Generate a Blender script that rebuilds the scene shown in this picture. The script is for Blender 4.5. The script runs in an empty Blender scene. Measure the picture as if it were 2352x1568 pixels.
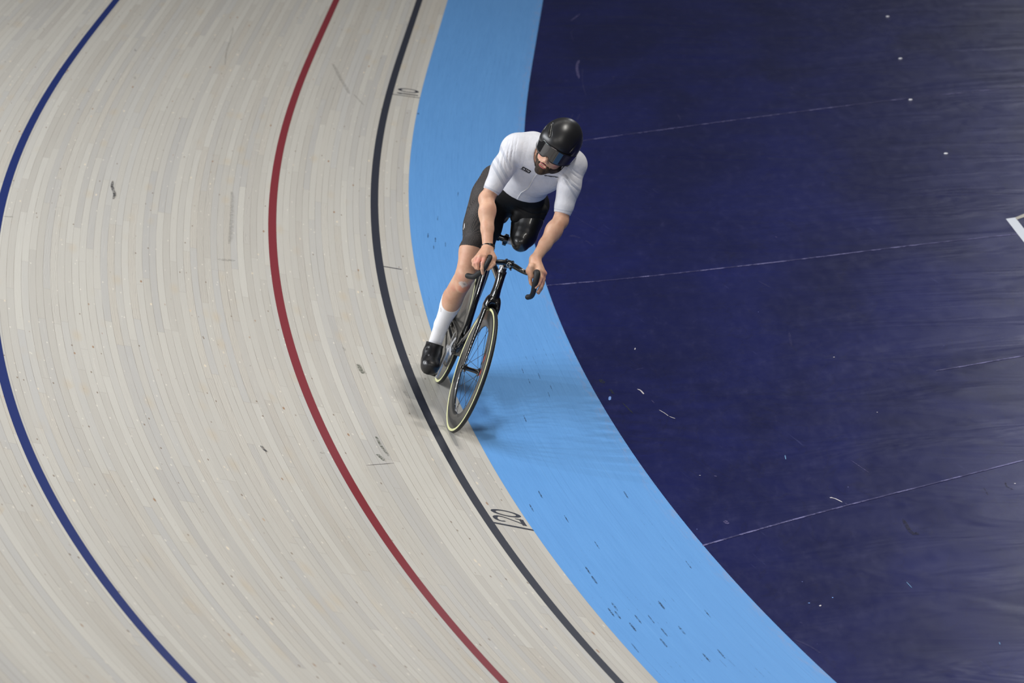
import bpy, bmesh, math, random
import numpy as np
from mathutils import Vector, Matrix
from mathutils.bvhtree import BVHTree
random.seed(7)
C = bpy.context.scene.collection
SC = bpy.context.scene

# ------------------------------------------------------------------ camera
CAMZ, PITCH, ROLL, FPX = 5.9288, 0.272746, -0.026193, 8880.57
cd = bpy.data.cameras.new('camera')
cam = bpy.data.objects.new('camera', cd); C.objects.link(cam)
cp, sp, cr, sr = math.cos(PITCH), math.sin(PITCH), math.cos(ROLL), math.sin(ROLL)
ex = Vector((1, 0, 0)); dn = Vector((0, -sp, -cp)); fw_ = Vector((0, cp, -sp))
RX = ex*cr - dn*sr; DY = ex*sr + dn*cr
cam.matrix_world = Matrix(((RX.x, -DY.x, -fw_.x, 0), (RX.y, -DY.y, -fw_.y, 0), (RX.z, -DY.z, -fw_.z, CAMZ), (0, 0, 0, 1)))
cd.sensor_width = 36; cd.lens = FPX/2352*36
cd.clip_start = 0.1; cd.clip_end = 300
cd.dof.use_dof = True; cd.dof.focus_distance = 19.4; cd.dof.aperture_fstop = 4.5
SC.camera = cam

# ------------------------------------------------------------------ world, lamps, exposure
w = bpy.data.worlds.new('hall'); SC.world = w; w.use_nodes = True
w.node_tree.nodes['Background'].inputs[0].default_value = (0.80, 0.88, 1.0, 1)
w.node_tree.nodes['Background'].inputs[1].default_value = 0.045
def lamp(name, loc, target, sx, sy, power, col=(1, 1, 1)):
    l = bpy.data.lights.new(name, 'AREA'); l.shape = 'RECTANGLE'; l.size = sx; l.size_y = sy
    l.energy = power; l.color = col
    o = bpy.data.objects.new(name, l); C.objects.link(o)
    o.location = loc
    o.rotation_euler = (Vector(target)-Vector(loc)).to_track_quat('-Z', 'Y').to_euler()
    return o
RID = (0, 19.5, 0.5)
WARM = (1.0, 0.965, 0.90)
# fittings hung under the roof, plus two front lamps added to brighten the rider
for (x, y, z, sx, sy, p) in ((5.6, 17.8, 14.0, 0.7, 0.7, 600), (4.8, 20.4, 14.0, 0.7, 0.7, 600), (5.0, 31.0, 14.0, 1.2, 7.0, 230), (-3.0, 29.0, 14.0, 1.2, 7.0, 130), (4.0, 5.0, 11.0, 5.0, 1.5, 360), (-4.0, 4.0, 10.5, 5.0, 1.5, 310)):
    lamp('ceiling_and_fill_lamp', (x, y, z), (x*0.6-0.5, y if y > 10 else 17.0, 0), sx, sy, p, WARM)
for (x, y, z, p) in ((-10.8, 12.6, 7.6, 300), (-11.0, 15.0, 7.7, 330), (-11.0, 17.2, 7.8, 340), (-11.3, 19.4, 7.9, 340), (-11.2, 21.8, 7.8, 330), (-11.0, 24.2, 7.7, 300)):
    lamp('side_lamp', (x, y, z), (1.0, 20, 0), 0.28, 0.35, p, (0.93, 0.96, 1.0))
# unseen area lamp, added to put the sheen on the floor's right side
lamp('sheen_lamp', (13.0, 62.0, 15.5), (1, 20, 0), 6.0, 5.0, 850, (0.92, 0.93, 1.0))
SC.view_settings.view_transform = 'Standard'; SC.view_settings.look = 'None'
SC.view_settings.gamma = 1.0; SC.view_settings.use_curve_mapping = False
SC.view_settings.exposure = -0.03

# ------------------------------------------------------------------ node helpers
class NT:
    def __init__(s, name):
        s.m = bpy.data.materials.new(name); s.m.use_nodes = True
        s.t = s.m.node_tree; s.b = s.t.nodes['Principled BSDF']
    def new(s, ty, **kw):
        n = s.t.nodes.new(ty)
        for k, v in kw.items(): setattr(n, k, v)
        return n
    def put(s, inp, v):
        if isinstance(v, bpy.types.NodeSocket): s.t.links.new(v, inp)
        else: inp.default_value = v
    def m_(s, op, a, b=0.0, c=0.0, clamp=False):
        n = s.new('ShaderNodeMath', operation=op, use_clamp=clamp)
        for i, v in enumerate((a, b, c)): s.put(n.inputs[i], v)
        return n.outputs[0]
    def xyz(s, x=0.0, y=0.0, z=0.0):
        n = s.new('ShaderNodeCombineXYZ')
        for i, v in enumerate((x, y, z)): s.put(n.inputs[i], v)
        return n.outputs[0]
    def sep(s, v):
        n = s.new('ShaderNodeSeparateXYZ'); s.put(n.inputs[0], v); return n.outputs
    def noise(s, vec, scale=1.0, detail=3.0, rough=0.5, dist=0.0, col=False):
        n = s.new('ShaderNodeTexNoise'); s.put(n.inputs['Vector'], vec)
        n.inputs['Scale'].default_value = scale; n.inputs['Detail'].default_value = detail
        n.inputs['Roughness'].default_value = rough; n.inputs['Distortion'].default_value = dist
        return n.outputs['Color' if col else 0]
    def white(s, vec):
        n = s.new('ShaderNodeTexWhiteNoise', noise_dimensions='3D'); s.put(n.inputs['Vector'], vec); return n.outputs
    def vor(s, vec, scale=1.0, rnd=1.0):
        n = s.new('ShaderNodeTexVoronoi'); s.put(n.inputs['Vector'], vec)
        n.inputs['Scale'].default_value = scale; n.inputs['Randomness'].default_value = rnd
        return n.outputs
    def mix(s, f, a, b, mode='MIX'):
        n = s.new('ShaderNodeMix', data_type='RGBA', blend_type=mode)
        s.put(n.inputs[0], f); s.put(n.inputs[6], a); s.put(n.inputs[7], b); return n.outputs[2]
    def step(s, v, lo, hi, a=0.0, b=1.0):
        n = s.new('ShaderNodeMapRange'); n.interpolation_type = 'SMOOTHSTEP'
        for i, x in enumerate((v, lo, hi, a, b)): s.put(n.inputs[i], x)
        return n.outputs[0]
    def bump(s, h, strength=0.3, dist=0.01, nrm=None):
        n = s.new('ShaderNodeBump'); n.inputs['Strength'].default_value = strength; n.inputs['Distance'].default_value = dist
        s.put(n.inputs['Height'], h)
        if nrm is not None: s.put(n.inputs['Normal'], nrm)
        return n.outputs[0]
    def coord(s, which='Object'):
        return s.new('ShaderNodeTexCoord').outputs[which]
    def set(s, **kw):
        for k, v in kw.items(): s.put(s.b.inputs[k.replace('_', ' ')], v)
        return s.m
def col(r, g, b): return (r, g, b, 1)
def srgb(r, g, b):
    f = lambda c: (c/255/12.92) if c/255 <= .04045 else ((c/255+.055)/1.055)**2.4
    return (f(r), f(g), f(b), 1)
def simple(name, c, rough=0.5, metal=0.0, coat=0.0, spec=0.5, nscale=40.0, namp=0.12, bump=0.0):
    n = NT(name); v = n.coord()
    f = n.noise(v, nscale, 3)
    c2 = tuple(x*(1-namp*2) for x in c[:3])+(1,)
    n.set(Base_Color=n.mix(f, c, c2), Roughness=n.step(f, 0.2, 0.8, rough*0.9, rough*1.1), Metallic=metal)
    n.b.inputs['Coat Weight'].default_value = coat; n.b.inputs['Coat Roughness'].default_value = 0.06
    n.b.inputs['Specular IOR Level'].default_value = spec
    if bump: n.set(Normal=n.bump(f, bump, 0.002))
    return n.m

# ------------------------------------------------------------------ object helpers
def obj(name, mesh, mat=None, parent=None, label=None, cat=None, group=None, kind=None, smooth=True):
    o = bpy.data.objects.new(name, mesh); C.objects.link(o)
    if mat is not None and not mesh.materials: mesh.materials.append(mat)
    if parent is not None: o.parent = parent
    for k, v in (('label', label), ('category', cat), ('group', group), ('kind', kind)):
        if v: o[k] = v
    if smooth:
        for p in mesh.polygons: p.use_smooth = True
    return o
def pymesh(name, V, F, uv=None):
    me = bpy.data.meshes.new(name); me.from_pydata([tuple(map(float, v)) for v in V], [], [tuple(map(int, f)) for f in F])
    if uv is not None:
        l = me.uv_layers.new(name='UVMap')
        for p in me.polygons:
            for li in p.loop_indices: l.data[li].uv = uv[me.loops[li].vertex_index]
    me.update(); return me

# ------------------------------------------------------------------ the track: bend geometry (metres)
s_ = np.linspace(-14, 11.5, 511); ds = s_[1]-s_[0]
sc = np.clip(s_, -11, 9.5)
kap = 0.0238773+0.00106901*sc-6.62317e-05*sc**2+3.70145e-05*sc**3
kap = np.clip(kap, 0.0, 0.08)
i0 = int(np.argmin(abs(s_)))
th = np.concatenate([[0], np.cumsum((kap[1:]+kap[:-1])/2)*ds]); th = th-th[i0]+0.06474524
def integ(v): return np.concatenate([[0], np.cumsum((v[1:]+v[:-1])/2)*ds])
bx = integ(np.sin(th)); bx = bx-bx[i0]-0.5656424
by = integ(-np.cos(th)); by = by-by[i0]+22.546016
bank = 0.2144768+0.0121378*sc+0.000386958*sc**2
coteslope = 0.0938892-0.0014905*sc
WC = 0.77514
zB = WC*np.sin(coteslope)
def P_track(s, d, h=0.0):
    g = lambda a: np.interp(s, s_, a)
    a = g(bank); t = g(th); nx, ny = math.cos(t), math.sin(t)
    return Vector((g(bx)-nx*(d*math.cos(a)-h*math.sin(a)*1), g(by)-ny*(d*math.cos(a)-h*math.sin(a)), g(zB)+d*math.sin(a)+h*math.cos(a)))
def P_cote(s, e, h=0.0):
    g = lambda a: np.interp(s, s_, a)
    c = g(coteslope); t = g(th)
    r = e*math.cos(c)+h*math.sin(c)
    return Vector((g(bx)+math.cos(t)*r, g(by)+math.sin(t)*r, (WC-e)*math.sin(c)+h*math.cos(c)))
def grid(fn, S, D, name):
    V = []; UV = []
    for a in S:
        for b in D: V.append(fn(a, b)); UV.append((a, b))
    n = len(D); F = [(i*n+j, i*n+j+1, (i+1)*n+j+1, (i+1)*n+j) for i in range(len(S)-1) for j in range(n-1)]
    me = pymesh(name, V, F, UV)
    if me.polygons[len(F)//2].normal.z < 0: me.flip_normals()
    return me
SS = np.linspace(-14, 11.5, 256)

# pale timber
def wood():
    n = NT('pale_timber_boards'); uv = n.sep(n.coord('UV')); s, d = uv[0], uv[1]
    W = 0.0405
    q = n.m_('DIVIDE', d, W); i = n.m_('FLOOR', q); fr = n.m_('FRACT', q)
    r = n.white(n.xyz(i, 3.0, 1.0))[0]
    q2 = n.m_('DIVIDE', n.m_('ADD', s, n.m_('MULTIPLY', r, 19.0)), 2.8); j = n.m_('FLOOR', q2); fr2 = n.m_('FRACT', q2)
    rc = n.white(n.xyz(i, j, 5.0)); rv = n.sep(rc[1])
    base = n.mix(rv[0], srgb(193, 189, 181), srgb(207, 204, 196))
    base = n.mix(n.m_('MULTIPLY', n.step(rv[1], 0.66, 1.0), 0.4), base, srgb(203, 194, 180))
    base = n.mix(n.m_('MULTIPLY', n.step(rv[2], 0.6, 1.0), 0.5), base, srgb(184, 184, 185))
    # long wear clouds
    cl = n.noise(n.xyz(n.m_('MULTIPLY', s, 0.35), n.m_('MULTIPLY', d, 2.0), 0.0), 1.0, 3)
    base = n.mix(n.step(cl, 0.35, 0.75, 0.0, 0.35), base, srgb(196, 193, 187))
    # grain
    gv = n.xyz(n.m_('MULTIPLY', s, 2.2), n.m_('ADD', n.m_('MULTIPLY', d, 95.0), n.m_('MULTIPLY', r, 40.0)), n.m_('MULTIPLY', j, 7.0))
    g = n.noise(gv, 1.0, 5, 0.65, 0.6)
    base = n.mix(n.step(g, 0.46, 0.72, 0.0, 0.24), base, srgb(178, 172, 162))
    gl = n.noise(n.xyz(n.m_('MULTIPLY', s, 1.1), n.m_('MULTIPLY', d, 60.0), n.m_('MULTIPLY', j, 3.0)), 1.0, 2, 0.5, 1.5)
    base = n.mix(n.step(gl, 0.56, 0.8, 0.0, 0.20), base, srgb(224, 221, 213))
    # figured boards: swirls
    wv = n.new('ShaderNodeTexWave', wave_type='BANDS', bands_direction='Y')
    n.put(wv.inputs['Vector'], n.xyz(n.m_('MULTIPLY', s, 1.4), n.m_('MULTIPLY', d, 16.0), n.m_('MULTIPLY', i, 2.0)))
    wv.inputs['Scale'].default_value = 2.2; wv.inputs['Distortion'].default_value = 9.0; wv.inputs['Detail'].default_value = 2.0
    fig = n.m_('MULTIPLY', n.step(rv[1], 0.75, 0.8, 0.0, 0.38), n.step(wv.outputs[1], 0.6, 0.95))
    base = n.mix(fig, base, srgb(168, 164, 158))
    # knots and nail fills
    v = n.vor(n.xyz(n.m_('MULTIPLY', s, 3.6), n.m_('MULTIPLY', d, 16.0), 0.0), 1.0, 0.95)
    vr = n.sep(v[1])
    kn = n.step(v[0], 0.05, 0.13, 1.0, 0.0)
    kn = n.m_('MULTIPLY', kn, n.step(vr[0], 0.45, 0.6))
    base = n.mix(n.m_('MULTIPLY', kn, 0.85), base, n.mix(n.step(vr[1], 0.55, 0.65), srgb(236, 222, 200), srgb(158, 118, 82)))
    k2 = n.vor(n.xyz(n.m_('MULTIPLY', s, 7.0), n.m_('MULTIPLY', d, 27.0), 4.0), 1.0, 1.0); k2r = n.sep(k2[1])
    base = n.mix(n.m_('MULTIPLY', n.m_('MULTIPLY', n.step(k2[0], 0.08, 0.15, 1.0, 0.0), n.step(k2r[0], 0.40, 0.47)), 0.7), base, n.mix(n.step(k2r[1], 0.7, 0.8), srgb(232, 226, 214), srgb(120, 96, 74)))
    k3 = n.vor(n.xyz(n.m_('MULTIPLY', s, 2.0), n.m_('MULTIPLY', d, 9.0), 2.0), 1.0, 1.0); k3r = n.sep(k3[1])
    base = n.mix(n.m_('MULTIPLY', n.m_('MULTIPLY', n.step(k3[0], 0.0, 0.38, 1.0, 0.0), n.step(k3r[0], 0.6, 0.68)), 0.4), base, srgb(200, 184, 158))
    # seams
    gapn = n.noise(n.xyz(n.m_('MULTIPLY', s, 0.9), n.m_('MULTIPLY', i, 3.3), 0.0), 1.0, 2)
    e = n.m_('MINIMUM', fr, n.m_('SUBTRACT', 1.0, fr))
    gap = n.m_('MULTIPLY', n.step(e, 0.006, 0.035, 1.0, 0.0), n.step(gapn, 0.36, 0.60, 0.12, 0.75))
    e2 = n.m_('MINIMUM', fr2, n.m_('SUBTRACT', 1.0, fr2))
    gap2 = n.m_('MULTIPLY', n.step(e2, 0.0004, 0.0012, 1.0, 0.0), 0.35)
    gap = n.m_('MAXIMUM', gap, gap2)
    base = n.mix(gap, base, srgb(112, 100, 88))
    n.set(Base_Color=base, Roughness=n.step(g, 0.3, 0.8, 0.42, 0.6))
    n.b.inputs['Specular IOR Level'].default_value = 0.35
    n.set(Normal=n.bump(n.m_('SUBTRACT', g, n.m_('MULTIPLY', gap, 2.0)), 0.15, 0.002))
    return n.m
M_wood = wood()
def apron():
    n = NT('light_blue_painted_boards'); uv = n.sep(n.coord('UV')); s, e = uv[0], uv[1]
    base = n.mix(n.noise(n.xyz(n.m_('MULTIPLY', s, 0.9), n.m_('MULTIPLY', e, 14.0), 0.0), 1.0, 4, 0.6), srgb(90, 149, 213), srgb(101, 162, 226))
    fr = n.m_('FRACT', n.m_('DIVIDE', e, 0.0405)); i = n.m_('FLOOR', n.m_('DIVIDE', e, 0.0405))
    ed = n.m_('MINIMUM', fr, n.m_('SUBTRACT', 1.0, fr))
    gn = n.noise(n.xyz(n.m_('MULTIPLY', s, 0.8), n.m_('MULTIPLY', i, 5.1), 0.0), 1.0, 2)
    gap = n.m_('MULTIPLY', n.step(ed, 0.01, 0.045, 1.0, 0.0), n.step(gn, 0.42, 0.7, 0.0, 0.28))
    base = n.mix(gap, base, srgb(48, 88, 140))
    dash = n.noise(n.xyz(n.m_('MULTIPLY', s, 5.0), n.m_('MULTIPLY', i, 3.7), 1.0), 1.0, 3, 0.8)
    area = n.noise(n.xyz(n.m_('MULTIPLY', s, 0.4), n.m_('MULTIPLY', e, 2.0), 9.0), 1.0, 1)
    dk = n.m_('MULTIPLY', n.m_('MULTIPLY', n.step(ed, 0.012, 0.04, 1.0, 0.0), n.step(dash, 0.60, 0.64)), n.step(area, 0.45, 0.6, 0.0, 0.8))
    base = n.mix(dk, base, srgb(26, 30, 44))
    st = n.noise(n.xyz(n.m_('MULTIPLY', s, 3.0), n.m_('MULTIPLY', e, 120.0), 2.0), 1.0, 3, 0.6)
    base = n.mix(n.step(st, 0.6, 0.8, 0.0, 0.25), base, srgb(58, 110, 176))
    st2 = n.noise(n.xyz(n.m_('MULTIPLY', s, 1.6), n.m_('MULTIPLY', e, 90.0), 7.0), 1.0, 3, 0.6)
    base = n.mix(n.step(st2, 0.6, 0.85, 0.0, 0.35), base, srgb(132, 184, 236))
    # scuffed lip along the infield
    lip = n.noise(n.xyz(n.m_('MULTIPLY', s, 6.0), n.m_('MULTIPLY', e, 40.0), 3.0), 1.0, 4, 0.7)
    near = n.step(e, 0.69, 0.76)
    base = n.mix(n.m_('MULTIPLY', near, n.step(lip, 0.45, 0.7, 0.0, 0.6)), base, srgb(136, 152, 190))
    n.set(Base_Color=base, Roughness=n.step(st, 0.3, 0.7, 0.42, 0.55))
    n.b.inputs['Specular IOR Level'].default_value = 0.4
    n.set(Normal=n.bump(n.m_('SUBTRACT', st, gap), 0.12, 0.002))
    return n.m
def infield():
    n = NT('navy_sheet_flooring'); P = n.sep(n.coord('Object')); x, y = P[0], P[1]
    v = n.xyz(x, n.m_('MULTIPLY', y, 0.45), 0.0)
    f = n.noise(v, 1.3, 4, 0.55, 0.4)
    base = n.mix(n.step(f, 0.3, 0.7), srgb(14, 19, 67), srgb(20, 26, 85))
    f2 = n.noise(n.xyz(x, n.m_('MULTIPLY', y, 0.3), 4.0), 14.0, 5, 0.7)
    base = n.mix(n.step(f2, 0.55, 0.85, 0.0, 0.18), base, srgb(66, 66, 120))
    sw = n.noise(n.xyz(n.m_('MULTIPLY', x, 0.8), n.m_('MULTIPLY', y, 0.3), 8.0), 2.4, 3, 0.5, 2.5)
    ridge = n.m_('ABSOLUTE', n.m_('SUBTRACT', sw, 0.5))
    base = n.mix(n.step(ridge, 0.0, 0.012, 0.22, 0.0), base, srgb(14, 14, 44))
    fl = n.vor(v, 9.0, 1.0); flr = n.sep(fl[1])
    base = n.mix(n.m_('MULTIPLY', n.step(fl[0], 0.012, 0.03, 1.0, 0.0), n.step(flr[0], 0.72, 0.8, 0.0, 0.8)), base, srgb(120, 130, 190))
    scr = n.new('ShaderNodeTexWave', wave_type='RINGS'); n.put(scr.inputs['Vector'], n.xyz(x, n.m_('MULTIPLY', y, 0.4), 0.0))
    fine = n.noise(n.xyz(n.m_('MULTIPLY', n.m_('ADD', x, n.m_('MULTIPLY', y, 0.3)), 60.0), n.m_('MULTIPLY', y, 2.0), 0.0), 1.0, 3, 0.6)
    msk = n.noise(v, 2.6, 2)
    base = n.mix(n.m_('MULTIPLY', n.step(fine, 0.66, 0.74, 0.0, 0.25), n.step(msk, 0.5, 0.62)), base, srgb(92, 96, 150))
    wob = n.noise(n.xyz(n.m_('MULTIPLY', x, 0.5), n.m_('MULTIPLY', y, 1.5), 2.0), 1.6, 3, 0.5, 0.8)
    n.set(Base_Color=base, Roughness=n.step(f2, 0.3, 0.8, 0.30, 0.40))
    n.b.inputs['Specular IOR Level'].default_value = 0.35
    n.set(Normal=n.bump(wob, 0.6, 0.03, n.bump(f2, 0.05, 0.001)))
    return n.m
M_apron = apron(); M_infield = infield()

track = obj('banked_track', grid(P_track, SS, np.concatenate([np.linspace(0, 3.6, 37), np.linspace(3.8, 7.1, 12)]), 'banked_track'), M_wood,
            label='pale timber banked cycling track with painted lines', cat='track', kind='structure')
apr = obj('track_apron', grid(P_cote, SS, np.linspace(0, WC, 12), 'track_apron'), M_apron,
          label='light blue painted strip along the foot of the banking', cat='track apron', kind='structure')
# infield: flat sheet whose edge follows the apron (with the thickness of the sheet)
edge = [P_cote(a, WC) for a in SS]
V = [(p.x-0.002, p.y, -0.001) for p in edge]+[(p.x+26, p.y, -0.001) for p in edge]
V += [(p.x-0.002, p.y, -0.05) for p in edge]
n_ = len(edge)
F = [(i, i+1, n_+i+1, n_+i) for i in range(n_-1)]+[(i, 2*n_+i, 2*n_+i+1, i+1) for i in range(n_-1)]
me = pymesh('floor', V, F)
if me.polygons[0].normal.z < 0: me.flip_normals()
floor = obj('floor', me, M_infield, label='dark navy sheet floor inside the track', cat='floor', kind='structure', smooth=False)

def paint(name, c, rough=0.5, wear=0.0):
    n = NT(name); v = n.coord(); f = n.noise(v, 90.0, 4, 0.7)
    base = n.mix(f, c, tuple(x*0.86 for x in c[:3])+(1,))
    if wear:
        f3 = n.noise(v, 26.0, 5, 0.75); base = n.mix(n.step(f3, 0.70, 0.76, 0.0, wear), base, srgb(190, 186, 178))
    n.set(Base_Color=base, Roughness=rough); n.b.inputs['Specular IOR Level'].default_value = 0.35
    return n.m
def strip(name, fn, s0, s1, d0, d1, mat, parent, label=None, h=0.0008, n=None):
    S = np.linspace(s0, s1, n or max(3, int(abs(s1-s0)/0.1)))
    return obj(name, grid(lambda a, b: fn(a, b, h), S, [d0, (d0+d1)/2, d1], name), mat, parent, label)
M_black = paint('black_line_paint', srgb(40, 44, 58), 0.5, 0.35)
M_red = paint('red_line_paint', srgb(134, 42, 52), 0.5, 0.3)
M_blue = paint('blue_line_paint', srgb(26, 46, 112), 0.5, 0.3)
strip('painted_line', P_track, -14, 11.5, 0.20, 0.25, M_black, track, 'black line painted low on the timber')
strip('painted_line', P_track, -14, 11.5, 0.85, 0.90, M_red, track, 'dark red line painted on the timber')
strip('painted_line', P_track, -14, 11.5, 2.484, 2.534, M_blue, track, 'navy blue line painted high on the timber')
# distance ticks
strip('distance_tick', P_track, -4.992, -5.008, 0.0, 0.20, M_black, track, 'thin black tick line under the figure 10', n=2)
strip('distance_tick', P_track, -0.008, 0.008, 0.09, 0.20, M_black, track, 'short black tick line between the figures', n=2)
strip('distance_tick', P_track, 4.988, 5.012, 0.0, 0.20, M_black, track, 'black tick line under the figure 20', n=2)

# ------------------------------------------------------------------ shape tools
def lathe(prof, n=96, closed=False, axis_y=True):
    """revolve (radius, y) pairs about the Y axis"""
    V = []; F = []; m = len(prof)
    for i in range(n):
        a = 2*math.pi*i/n; c, s = math.cos(a), math.sin(a)
        for r, y in prof: V.append((r*c, y, r*s))
    mm = m if closed else m-1
    for i in range(n):
        k = (i+1) % n
        for j in range(mm):
            j2 = (j+1) % m
            F.append((i*m+j, i*m+j2, k*m+j2, k*m+j))
    return V, F
def sweep(path, rad, n=14, caps=True, lat=(0, 1, 0), flat=None):
    """tube along points; rad = list of (a, b): a across 'lat', b the other way"""
    P = [Vector(p) for p in path]; V = []; F = []; N = len(P)
    for i, p in enumerate(P):
        t = (P[min(i+1, N-1)]-P[max(i-1, 0)]).normalized()
        L = Vector(lat); L = (L-t*L.dot(t))
        if L.length < 1e-4: L = Vector((1, 0, 0)); L = L-t*L.dot(t)
        L.normalize(); B = t.cross(L)
        a, b = rad[i] if isinstance(rad[i], (tuple, list)) else (rad[i], rad[i])
        for j in range(n):
            q = 2*math.pi*j/n; V.append(p+L*(a*math.cos(q))+B*(b*math.sin(q)))
    for i in range(N-1):
        for j in range(n):
            k = (j+1) % n; F.append((i*n+j, i*n+k, (i+1)*n+k, (i+1)*n+j))
    if caps:
        V.append(P[0]); c0 = len(V)-1; V.append(P[-1]); c1 = len(V)-1
        for j in range(n):
            k = (j+1) % n; F.append((c0, k, j)); F.append((c1, (N-1)*n+j, (N-1)*n+k))
    return V, F
def spline(pts, n=8):
    P = [Vector(p) for p in pts]; out = []
    for i in range(len(P)-1):
        p0 = P[max(i-1, 0)]; p1 = P[i]; p2 = P[i+1]; p3 = P[min(i+2, len(P)-1)]
        for k in range(n):
            t = k/n
            out.append(0.5*((2*p1)+(-p0+p2)*t+(2*p0-5*p1+4*p2-p3)*t*t+(-p0+3*p1-3*p2+p3)*t**3))
    out.append(P[-1]); return out
def lerp_list(vals, n):
    out = []
    for i in range(len(vals)-1):
        a, b = vals[i], vals[i+1]
        for k in range(n):
            t = k/n
            out.append(tuple(x+(y-x)*t for x, y in zip(a, b)) if isinstance(a, (tuple, list)) else a+(b-a)*t)
    out.append(vals[-1]); return out
def box(c, d, R=None):
    V = []; c = Vector(c)
    for x in (-1, 1):
        for y in (-1, 1):
            for z in (-1, 1):
                v = Vector((x*d[0]/2, y*d[1]/2, z*d[2]/2))
                V.append(c+(R @ v if R is not None else v))
    return V, [(0, 1, 3, 2), (4, 6, 7, 5), (0, 4, 5, 1), (2, 3, 7, 6), (0, 2, 6, 4), (1, 5, 7, 3)]
def ball(c, r, n=12, m=8, R=None):
    r = (r, r, r) if not isinstance(r, (tuple, list)) else r
    V = []; F = []; c = Vector(c)
    for i in range(m+1):
        f = math.pi*i/m
        for j in range(n):
            q = 2*math.pi*j/n
            v = Vector((r[0]*math.sin(f)*math.cos(q), r[1]*math.sin(f)*math.sin(q), r[2]*math.cos(f)))
            V.append(c+(R @ v if R is not None else v))
    for i in range(m):
        for j in range(n):
            k = (j+1) % n; F.append((i*n+j, (i+1)*n+j, (i+1)*n+k, i*n+k))
    return V, F
def cyl(p, q, r, n=16, r2=None): return sweep([p, q], [r, r2 if r2 else r], n)
def join(*vf):
    V = []; F = []
    for v, f in vf:
        o = len(V); V += list(v); F += [tuple(i+o for i in g) for g in f]
    return V, F
def xf(vf, M): return [M @ Vector(v) for v in vf[0]], vf[1]
def part(name, vf, mat, parent, label=None, smooth=True, bev=0.0, sharp=None):
    me = pymesh(name, vf[0], vf[1])
    bm = bmesh.new(); bm.from_mesh(me); bmesh.ops.remove_doubles(bm, verts=bm.verts, dist=1e-6)
    bmesh.ops.recalc_face_normals(bm, faces=bm.faces)
    if bev: bmesh.ops.bevel(bm, geom=[e for e in bm.edges if len(e.link_faces) == 2 and e.calc_face_angle(0) > 0.6], offset=bev, segments=2, affect='EDGES')
    bm.to_mesh(me); bm.free()
    o = obj(name, me, mat, parent, label, smooth=smooth)
    if smooth:
        me.set_sharp_from_angle(angle=math.radians(sharp if sharp else 42))
    return o
def rot_about(axis, ang, pivot):
    return Matrix.Translation(pivot) @ Matrix.Rotation(ang, 4, axis) @ Matrix.Translation(-Vector(pivot))

# ------------------------------------------------------------------ materials of the bicycle
M_carb = simple('gloss_black_carbon', col(0.006, 0.006, 0.007), 0.22, coat=1.0, nscale=300, namp=0.2)
M_disc = simple('satin_grey_carbon', col(0.034, 0.034, 0.033), 0.32, coat=0.35, nscale=260, namp=0.2)
M_rubber = simple('black_rubber', col(0.012, 0.012, 0.014), 0.55, nscale=200)
M_cream = simple('cream_sidewall', srgb(222, 222, 168), 0.6, nscale=120, namp=0.06)
M_alu = simple('bright_alloy', col(0.80, 0.82, 0.86), 0.30, metal=0.45, nscale=200)
M_steel = simple('dark_steel', col(0.22, 0.22, 0.23), 0.3, metal=1.0, nscale=400)
M_tape = simple('matt_black_grip', col(0.014, 0.014, 0.016), 0.62, nscale=500, bump=0.3)
M_redmark = simple('red_lettering', srgb(214, 60, 52), 0.5, nscale=50, namp=0.05)
M_whitemark = simple('white_lettering', srgb(230, 230, 230), 0.4, nscale=50, namp=0.03)

# bike frame of reference: X forward, Y to the rider's left, Z up in the leaned plane; origin = rear tyre contact
BIKE = Matrix(((0.0850231, 0.9302813, 0.3568581, -0.414094), (-0.9961993, 0.0725672, 0.0481762, 20.129293), (0.0189212, -0.3595979, 0.9329155, 0.084862), (0, 0, 0, 1)))
WB = 0.9770; RW = 0.338
bike = bpy.data.objects.new('bicycle', None); C.objects.link(bike); bike.matrix_world = BIKE; bike.empty_display_size = 0.1
bike['label'] = 'glossy black track bicycle leaning into the bend beside the black line'; bike['category'] = 'bicycle'
H = Vector((WB, 0, RW)); HA = Vector((-0.2588, 0, 0.9659))
STE = rot_about(HA, 0.06126, H)

# ---- wheels
def tyre_parts(M, parent):
    n = 160; c = RW-0.0115; rt = 0.0115
    ang = [math.radians(a) for a in range(-62, 63, 8)]
    tr = [(c+rt*math.cos(a), rt*math.sin(a)) for a in ang]+[(c+rt*math.cos(a)-0.002, (rt-0.002)*math.sin(a)) for a in reversed(ang)]
    t = part('tyre', xf(lathe(tr, n, True), M), M_rubber, parent)
    for sgn in (-1, 1):
        a2 = [math.radians(a) for a in range(60, 151, 9)]
        sw = [(c+(rt+0.0003)*math.cos(a), sgn*(rt+0.0003)*math.sin(a)) for a in a2]
        sw += [(c+(rt-0.002)*math.cos(a), sgn*(rt-0.002)*math.sin(a)) for a in reversed(a2)]
        part('sidewall', xf(lathe(sw, n, True), M), M_cream, t, 'cream tyre sidewall')
rear = bpy.data.objects.new('rear_wheel', None); C.objects.link(rear); rear.parent = bike
MR = Matrix.Translation((0, 0, RW))
tyre_parts(MR, rear)
dp = [(0.0, 0.030), (0.03, 0.030), (0.035, 0.026), (0.10, 0.0225), (0.17, 0.017), (0.235, 0.0118), (0.27, 0.0105), (0.300, 0.0112), (0.3185, 0.0095)]
part('disc', xf(lathe(dp+[(r, -y) for r, y in reversed(dp)], 160), MR), M_disc, rear, 'solid dark grey carbon disc')
part('axle', xf(join(cyl((0, -0.072, 0), (0, 0.072, 0), 0.006), cyl((0, -0.069, 0), (0, -0.058, 0), 0.0105, 6), cyl((0, 0.058, 0), (0, 0.069, 0), 0.0105, 6)), MR), M_alu, rear, 'bright axle with nuts')
front = bpy.data.objects.new('front_wheel', None); C.objects.link(front); front.parent = bike
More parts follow.
